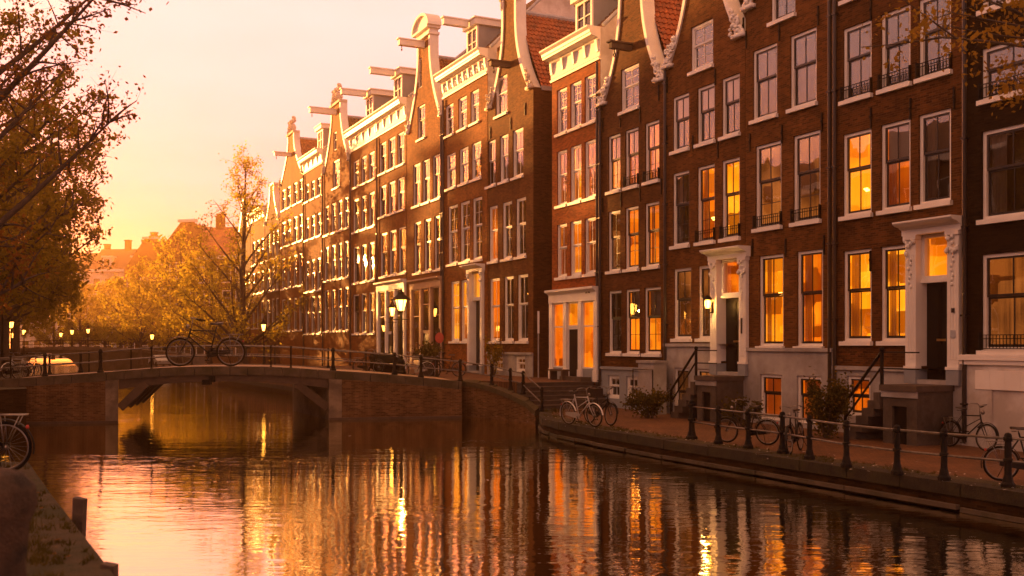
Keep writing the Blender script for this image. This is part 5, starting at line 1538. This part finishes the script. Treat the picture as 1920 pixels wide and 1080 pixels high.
def place_bike(src, loc, yaw, label, scale=1.0, lean=0.0, group=None):
    o = src if src.name not in used else copy_tree(src); used[src.name] = 1
    o.location = loc; o.rotation_mode = 'XYZ'; o.rotation_euler = (lean, 0, yaw); o.scale = (scale,) * 3
    tag(o, label, 'bicycle', group); return o
BR_YAW = math.atan2(.2, 1)
p = BP(386, .28, deck_z(386) + .015)
place_bike(blk, p, BR_YAW - .03, 'black roadster bicycle standing in the middle of the bridge edge', 1.72, .03)
place_bike(blk, at(8, 13.7, 1.005) + Vector((-.58, 0, 0)), .08, 'black bicycle on the left quay cut off by the picture edge', 1.0, .04)
place_bike(sil, at(1090, 33.6, .04), rad(128), 'pale silver bicycle with white mudguards parked at the quay edge by the steps', 1.08, -.08)
place_bike(blk, at(1124, 34.3, .03), rad(118), 'dark bicycle parked right behind the silver one by the steps', 1.08, .05)
place_bike(blk, at(1402, 27.8, .01), rad(-38), 'dark bicycle behind the second and third posts of the quay railing', 1.0, .06)
place_bike(blk, at(1492, 25.6, .01), rad(62), 'dark bicycle seen nearly end on behind the fourth railing post', 1.0, -.06)
place_bike(blk, at(1936, 20.0, .03), rad(172), 'black bicycle with chrome rack behind the last railing post', 1.0, .05)
place_bike(blk, at(1812, 26.6, .0), rad(112), 'dark bicycle leaning in the shadow beside the bright house stoop', 1.0, .1)
place_bike(blk, at(690, 49, 1.3), rad(150), 'dark bicycle left of the street lamp behind the bridge railing', 1.0, .05, 'bicycles behind the bridge railing')
place_bike(sil, at(778, 50, 1.1), rad(20), 'grey bicycle right of the street lamp behind the bridge railing', 1.05, .05, 'bicycles behind the bridge railing')
place_bike(blk, at(838, 51, 1.1), rad(12), 'dark bicycle below the round red sign', 1.05, -.05, 'bicycles behind the bridge railing')
for i, (px, Y, yw, lab) in enumerate(((10, 49, 20, 'dark bicycle at the left end of the bridge nearest the picture edge'), (34, 51, 70, 'bicycle among the parked bicycles at the left bridge end, seen end on'), (58, 50, 140, 'rightmost of the bicycles parked beyond the left bridge end'))):
    place_bike(blk if i != 1 else sil, at(px, Y, 1.02), rad(yw), lab, 1.1, .05, 'bicycles beyond the left bridge end')
# basket crate on the dark bicycle by the steps: carried, not part of it
m = MB(); m.box(-.22, .22, -.17, .17, 0, .28); o = m.build('carrier_crate', M['sash_dark'], loc=at(1116, 33.75, 1.0)); o.rotation_euler = (0, 0, rad(118)); tag(o, 'black crate carried on the dark bicycle by the steps', 'crate')

# covered scooter behind the railing
t = empty('covered_scooter', at(722, 49.5, 1.25), BR_YAW, 'dark scooter under a cover left of the street lamp', 'scooter')
m = MB(); m.blob((0, 0, .55), .75, .3, .5, 12, 8, .06, random.Random(2)); m.blob((-.55, 0, .85), .22, .26, .3, 10, 6, .06, random.Random(3)); m.build('cover', M['rubber'], t, smooth=True)
m = MB()
for x in (-.6, .6): m.ring((x, 0, .22), .18, .05, 'y', 18, 6)
m.build('wheel', M['rubber'], t, smooth=True)

# ================================================================== PARKED CARS FAR BEHIND THE BRIDGE
def car(loc, yaw, paint, label):
    t = empty('parked_car', loc, yaw, label, 'car')
    side = [(-2.1, .35), (-2.05, .75), (-1.2, .88), (-.65, 1.38), (.75, 1.42), (1.45, .98), (2.0, .9), (2.1, .4)]
    m = MB(); m.prism(side, 'y', -.82, .82); m.build('body', M[paint], t, fix=True)
    m = MB(); m.prism([(-1.05, .92), (-.6, 1.3), (.7, 1.33), (1.2, .96)], 'y', -.835, .835); m.build('windows', M['car_glass'], t, fix=True)
    for x in (-1.3, 1.35):
        for y in (-.8, .8):
            m = MB(); m.ring((x, y, .32), .22, .1, 'y', 18, 6); m.tube([(x, y - .06, .32), (x, y + .06, .32)], .16, 12); m.build('wheel', M['rubber'], t, smooth=True)
    for y in (-.6, .6):
        m = MB(); m.blob((-2.06, y, .66), .06, .16, .09, 8, 5); m.build('headlight', M['chrome'], t, smooth=True)
car(at(300, 122, .02), rad(125), 'car_paint', 'small silver car parked on the far quay just left of the bicycle on the bridge')
# ================================================================== TREES
def bez(a, b, c, n=7):
    return [a*(1-t)**2 + b*2*t*(1-t) + c*t*t for t in np.linspace(0, 1, n)]
def tree(name, base, H, R, z0, tr, nlimb, nsub, nleaf, leaf, seed, label, mat, group=None, lean=(0, 0), rise=.45, shape='round', cat='tree', spread=.28, twigs=3, minr=.006):
    """trunk, limbs reaching the crown's outline, sub-branches and twigs; leaves sit along the twigs"""
    rng = np.random.default_rng(seed); t = empty(name, base, 0, label, cat, group)
    tm, cm, pts = MB(), MB(), []
    top = np.array([lean[0], lean[1], H * .97])
    def trunk(s): return np.array([lean[0]*s**1.5 + .12*math.sin(5*s + seed), lean[1]*s**1.5 + .12*math.cos(4*s + seed), H*.97*s])
    ss = np.linspace(0, 1, 14)
    tm.tube([trunk(s) for s in ss], [tr*(1.35 if s == 0 else 1)*(1 - .93*s**.9) + .012 for s in ss], 10)
    def env(zr):     # crown radius by relative height
        if shape == 'cone': return R * (1 - zr)**.75 * (.35 + .65*min(1, zr*5 + .3))
        return R * math.sqrt(max(0.02, 1 - (2*zr - .85)**2 / 1.35)) if zr < 1 else .1
    for i in range(nlimb):
        zr = (i + .5) / nlimb; az = i * 2.39996 + rng.uniform(-.4, .4)
        zt = z0 + (H - z0) * zr; rr = env(zr) * rng.uniform(.75, 1.08)
        c0 = trunk(min(1, zt / H)); tgt = np.array([c0[0] + rr*math.cos(az), c0[1] + rr*math.sin(az), zt])
        zs = max(z0 * .72, zt - rise * (rr + .5) - .3); a = trunk(zs / H)
        mid = (a + tgt) / 2 + np.array([0, 0, -.06*rr]) + rng.normal(0, .1*rr*.6, 3)
        lb = bez(a, mid, tgt, 8); r0 = max(.02, tr * .42 * (1 - zs / H) ** .7)
        tm.tube(lb, [r0 * (1 - .9*k/7) + minr for k in range(8)], 6)
        for j in range(nsub):
            q = rng.uniform(.25, 1.0); k = q * 7; k0 = int(min(6, k)); p = lb[k0] + (lb[k0+1] - lb[k0]) * (k - k0)
            d = (tgt - a) / max(.1, np.linalg.norm(tgt - a)); dv = d * .7 + rng.normal(0, .62, 3); dv[2] += .12; dv /= np.linalg.norm(dv)
            ln = R * spread * rng.uniform(.5, 1.25) * (1.15 - .35*q)
            e = p + dv * ln; mm = (p + e)/2 + rng.normal(0, .08*ln, 3); sb = bez(p, mm, e, 5)
            cm.tube(sb, [r0*.28*(1 - .2*kk) * .8 + minr * .7 for kk in range(5)], 4, False)
            ends = [(p, e)]
            for w in range(twigs):
                f = rng.uniform(.3, 1.0); pp = p + (e - p) * f; dw = dv * .6 + rng.normal(0, .7, 3); dw /= np.linalg.norm(dw); ee = pp + dw * ln * rng.uniform(.3, .6)
                cm.tube([pp, ee], [minr * .8, minr * .4], 3, False); ends.append((pp, ee))
            pts.append(ends)
    tm.build('trunk', M['bark'], t, smooth=True); cm.build('branches', M['bark'], t)
    flat = [x for e in pts for x in e]; A = np.array([x[0] for x in flat]); B = np.array([x[1] for x in flat])
    wgt = rng.uniform(.2, 1.6, len(flat)); idx = rng.choice(len(flat), nleaf, p=wgt / wgt.sum()); q = rng.uniform(.15, 1.05, nleaf)[:, None]
    P = A[idx]*(1-q) + B[idx]*q + rng.normal(0, leaf * 1.6, (nleaf, 3))
    lm = MB(); leaf_cloud(lm, P, leaf, rng); lm.build('crown', M[mat], t, uv=False)
    return t
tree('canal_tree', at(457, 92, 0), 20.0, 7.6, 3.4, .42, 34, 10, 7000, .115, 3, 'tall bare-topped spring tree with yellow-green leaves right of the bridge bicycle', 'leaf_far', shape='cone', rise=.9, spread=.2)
G = 'trees along the far quay'
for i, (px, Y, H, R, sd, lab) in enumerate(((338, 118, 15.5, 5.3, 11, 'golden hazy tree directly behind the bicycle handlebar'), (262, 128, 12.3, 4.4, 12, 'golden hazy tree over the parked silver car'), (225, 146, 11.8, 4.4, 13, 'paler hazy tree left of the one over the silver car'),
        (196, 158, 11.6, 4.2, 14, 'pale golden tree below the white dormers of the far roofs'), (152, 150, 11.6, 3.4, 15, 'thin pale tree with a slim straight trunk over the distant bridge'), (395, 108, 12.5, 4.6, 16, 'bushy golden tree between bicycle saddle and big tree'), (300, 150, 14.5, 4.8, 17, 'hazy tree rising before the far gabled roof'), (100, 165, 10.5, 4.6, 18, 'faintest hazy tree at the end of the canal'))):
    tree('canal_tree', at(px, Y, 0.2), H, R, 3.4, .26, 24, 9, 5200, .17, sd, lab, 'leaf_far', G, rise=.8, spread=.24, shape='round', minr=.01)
# left bank trees
tree('bank_tree', Vector((-10.6, 16.6, 1.0)), 14.0, 3.35, 2.6, .27, 30, 15, 15500, .042, 21, 'big leaning tree whose leafy branches fill the top left corner', 'leaf_near', lean=(2.6, .5), rise=.9, spread=.26, twigs=4, minr=.004)
tree('bank_tree', Vector((-17.6, 31, 1.0)), 12.0, 4.5, 3.6,   .32, 30, 13, 19000, .08, 22, 'dense dark leafed tree at the left edge below the near branches', 'leaf', lean=(1.0, 0), rise=.6, spread=.26, minr=.006)
tree('bank_tree', Vector((-27.5, 54, 1.0)), 15.0, 5.6, 4.8, .34, 28, 12, 16000, .12, 23, 'hazy leafed tree drooping over the left end of the bridge', 'leaf', lean=(1.0, 0), rise=.6, minr=.008)
tree('bank_tree', Vector((-39, 78, 1.0)), 18.0, 7.0, 5.0, .34, 26, 11, 14000, .15, 24, 'tall hazy tree far along the left bank behind the lamps', 'leaf', rise=.6, minr=.01)
tree('bank_tree', Vector((-50, 102, 1.0)), 20.0, 7.5, 5.5, .36, 24, 11, 12000, .19, 25, 'very tall hazy tree beyond the lamps on the left bank', 'leaf', rise=.6, minr=.01)
tree('bank_tree', Vector((-62, 124, 1.0)), 20.0, 7.5, 5.5, .36, 24, 11, 12000, .2, 26, 'farthest tall tree of the left bank, almost lost in haze', 'leaf', rise=.6, minr=.01)
# the tree at the right whose outer branches hang into the picture
tree('quay_tree', Vector((12.9, 15.4, 0)), 13.8, 6.7, 6.7, .3, 34, 14, 30000, .055, 27, 'gold leafed branches hanging in from the top right corner', 'leaf_gold', rise=.35, spread=.28, minr=.004)

# ================================================================== FAR HOUSES AT THE END OF THE CANAL AND OVER THE LEFT BANK
def plain_house(loc, yaw, W, D, eave, ridge, wall, roof, label, rows, cols, group=None, gable=False, lit=(), chim=1, dorm=0, cat='house'):
    H = empty('town_house', loc, yaw, label, cat, group); rnd = random.Random(int(W * 100 + eave * 7))
    m = MB()
    if gable: m.poly([(-W/2, 0, 0), (W/2, 0, 0), (W/2, 0, eave), (W*.12, 0, ridge), (-W*.12, 0, ridge), (-W/2, 0, eave)]); 
    else: m.quad((-W/2, 0, 0), (W/2, 0, 0), (W/2, 0, eave), (-W/2, 0, eave))
    for x in (-W/2, W/2): m.poly([(x, 0, 0), (x, D, 0), (x, D, eave), (x, 0, eave)] if gable else [(x, 0, 0), (x, D, 0), (x, D, eave), (x, D/2, ridge), (x, 0, eave)])
    m.quad((-W/2, D, 0), (W/2, D, 0), (W/2, D, eave), (-W/2, D, eave)); m.build('wall', M[wall], H)
    m = MB()
    if gable:
        for sg in (-1, 1): m.quad((sg*W/2, .3, eave), (0, .3, ridge), (0, D, ridge), (sg*W/2, D, eave))
    else:
        m.quad((-W/2 - .15, -.35, eave), (W/2 + .15, -.35, eave), (W/2 + .15, D/2, ridge), (-W/2 - .15, D/2, ridge)); m.quad((-W/2, D, eave), (W/2, D, eave), (W/2, D/2, ridge), (-W/2, D/2, ridge))
    R_ = m.build('roof', M[roof], H)
    for c in range(chim):
        m = MB(); x = rnd.uniform(-.4, .4) * W; m.box(x - .5, x + .5, D/2 - .4, D/2 + .4, ridge - .8, ridge + 1.5); m.box(x - .6, x + .6, D/2 - .5, D/2 + .5, ridge + 1.501, ridge + 1.7); m.build('chimney', M['brick_brown'], R_)
    for c in range(dorm):
        x = (c + .5) / dorm * W - W/2; m = MB(); m.box(x - .8, x + .8, .5, 3, eave + .3, eave + 2.2); m.box(x - 1, x + 1, .3, 3, eave + 2.201, eave + 2.5); d_ = m.build('dormer', M['white'], R_)
        m = MB(); m.box(x - .5, x + .5, .44, .499, eave + .6, eave + 1.9); m.build('pane', M['car_glass'], d_)
    m = MB(); m.box(-W/2 - .1, W/2 + .1, -.5, -.003, eave - .5, eave - .02) if not gable else m.box(-W*.16, W*.16, -.2, .2, ridge, ridge + .4); m.build('cornice', M['white'], H)
    zz = 0
    for r in range(rows):
        for c in range(cols):
            x = (c + .5) / cols * W - W/2; z = 1.2 + r * (eave - 1.5) / rows; h = (eave - 1.5) / rows * .62; w_ = min(.62, W / cols * .33)
            m = MB()
            m.box(x - w_ - .12, x - w_, -.07, -.003, z, z + h); m.box(x + w_, x + w_ + .12, -.07, -.003, z, z + h); m.box(x - w_ - .12, x + w_ + .12, -.07, -.003, z + h, z + h + .12); m.box(x - w_ - .16, x + w_ + .16, -.12, -.003, z - .14, z)
            m.box(x - w_, x + w_, -.05, -.02, z + h*.52, z + h*.58); f = m.build('window', M['white'], H)
            m = MB(); m.quad((x - w_, -.006, z), (x + w_, -.006, z), (x + w_, -.006, z + h), (x - w_, -.006, z + h)); m.build('pane', M['room_orange'] if (r, c) in lit else M['car_glass'], f)
    return H
GF = 'houses at the end of the canal'
plain_house(at(352, 150, 0), rad(-12), 9.5, 9, 16.5, 20.8, 'brick_umber', 'tile', 'distant gabled house with a hoist beam arm above the golden trees', 4, 4, GF, True)
plain_house(at(425, 146, 0), rad(-18), 11, 9, 15.5, 20.2, 'brick_brown', 'tile', 'distant house with a long red roof between far gable and big tree', 4, 5, GF, False, chim=2)
plain_house(at(283, 178, 0), rad(-8), 10, 9, 16, 21.2, 'brick_umber', 'slate', 'far house with a white stepped gable edge behind hazy trees', 4, 4, GF, True)
plain_house(at(225, 186, 0), rad(-4), 11, 9, 16.5, 20.6, 'white_old', 'slate', 'far pale house with two white dormers and chimneys', 4, 5, GF, False, chim=2, dorm=2)
plain_house(at(158, 190, 0), rad(0), 11, 9, 16, 20.2, 'white_old', 'slate', 'far pale house with dormers at the left of the skyline', 4, 5, GF, False, chim=1, dorm=2)
plain_house(at(92, 194, 0), rad(3), 11, 9, 15.5, 19.8, 'white_old', 'slate', 'far pale house almost hidden behind the left bank trees', 4, 5, GF, False, chim=1)
# the crane-like hoist arm on the far gable
# ------------------------------------------------ left bank terrace (outside the frame; mirrored in the panes; tallest one raised to shade the near facades)
GL = 'unseen houses on the left bank'
for i, (u, W, e, r) in enumerate(((14, 12, 13.5, 17), (27, 13, 15, 18), (41, 14, 14.5, 18), (56, 15, 16, 19.5), (72, 16, 15.5, 19), (89, 17, 16.5, 20.5), (107, 18, 16, 20), (126, 18, 17, 21), (147, 24, 23, 29), (170, 20, 12, 15), (190, 22, 9, 12), (213, 22, 8.5, 11.5), (236, 24, 9, 12))):
    p = UN(u, -15.5, 1.0)
    plain_house(p, math.atan2(DV.y, DV.x) , W - .3, 9, e, r, ['brick_brown', 'brick_umber', 'brick_dark'][i % 3], 'slate', 'unseen brick house across the canal on the left bank, height set for its shade', 3, 4, GL, False, lit=[(0, i % 4)])
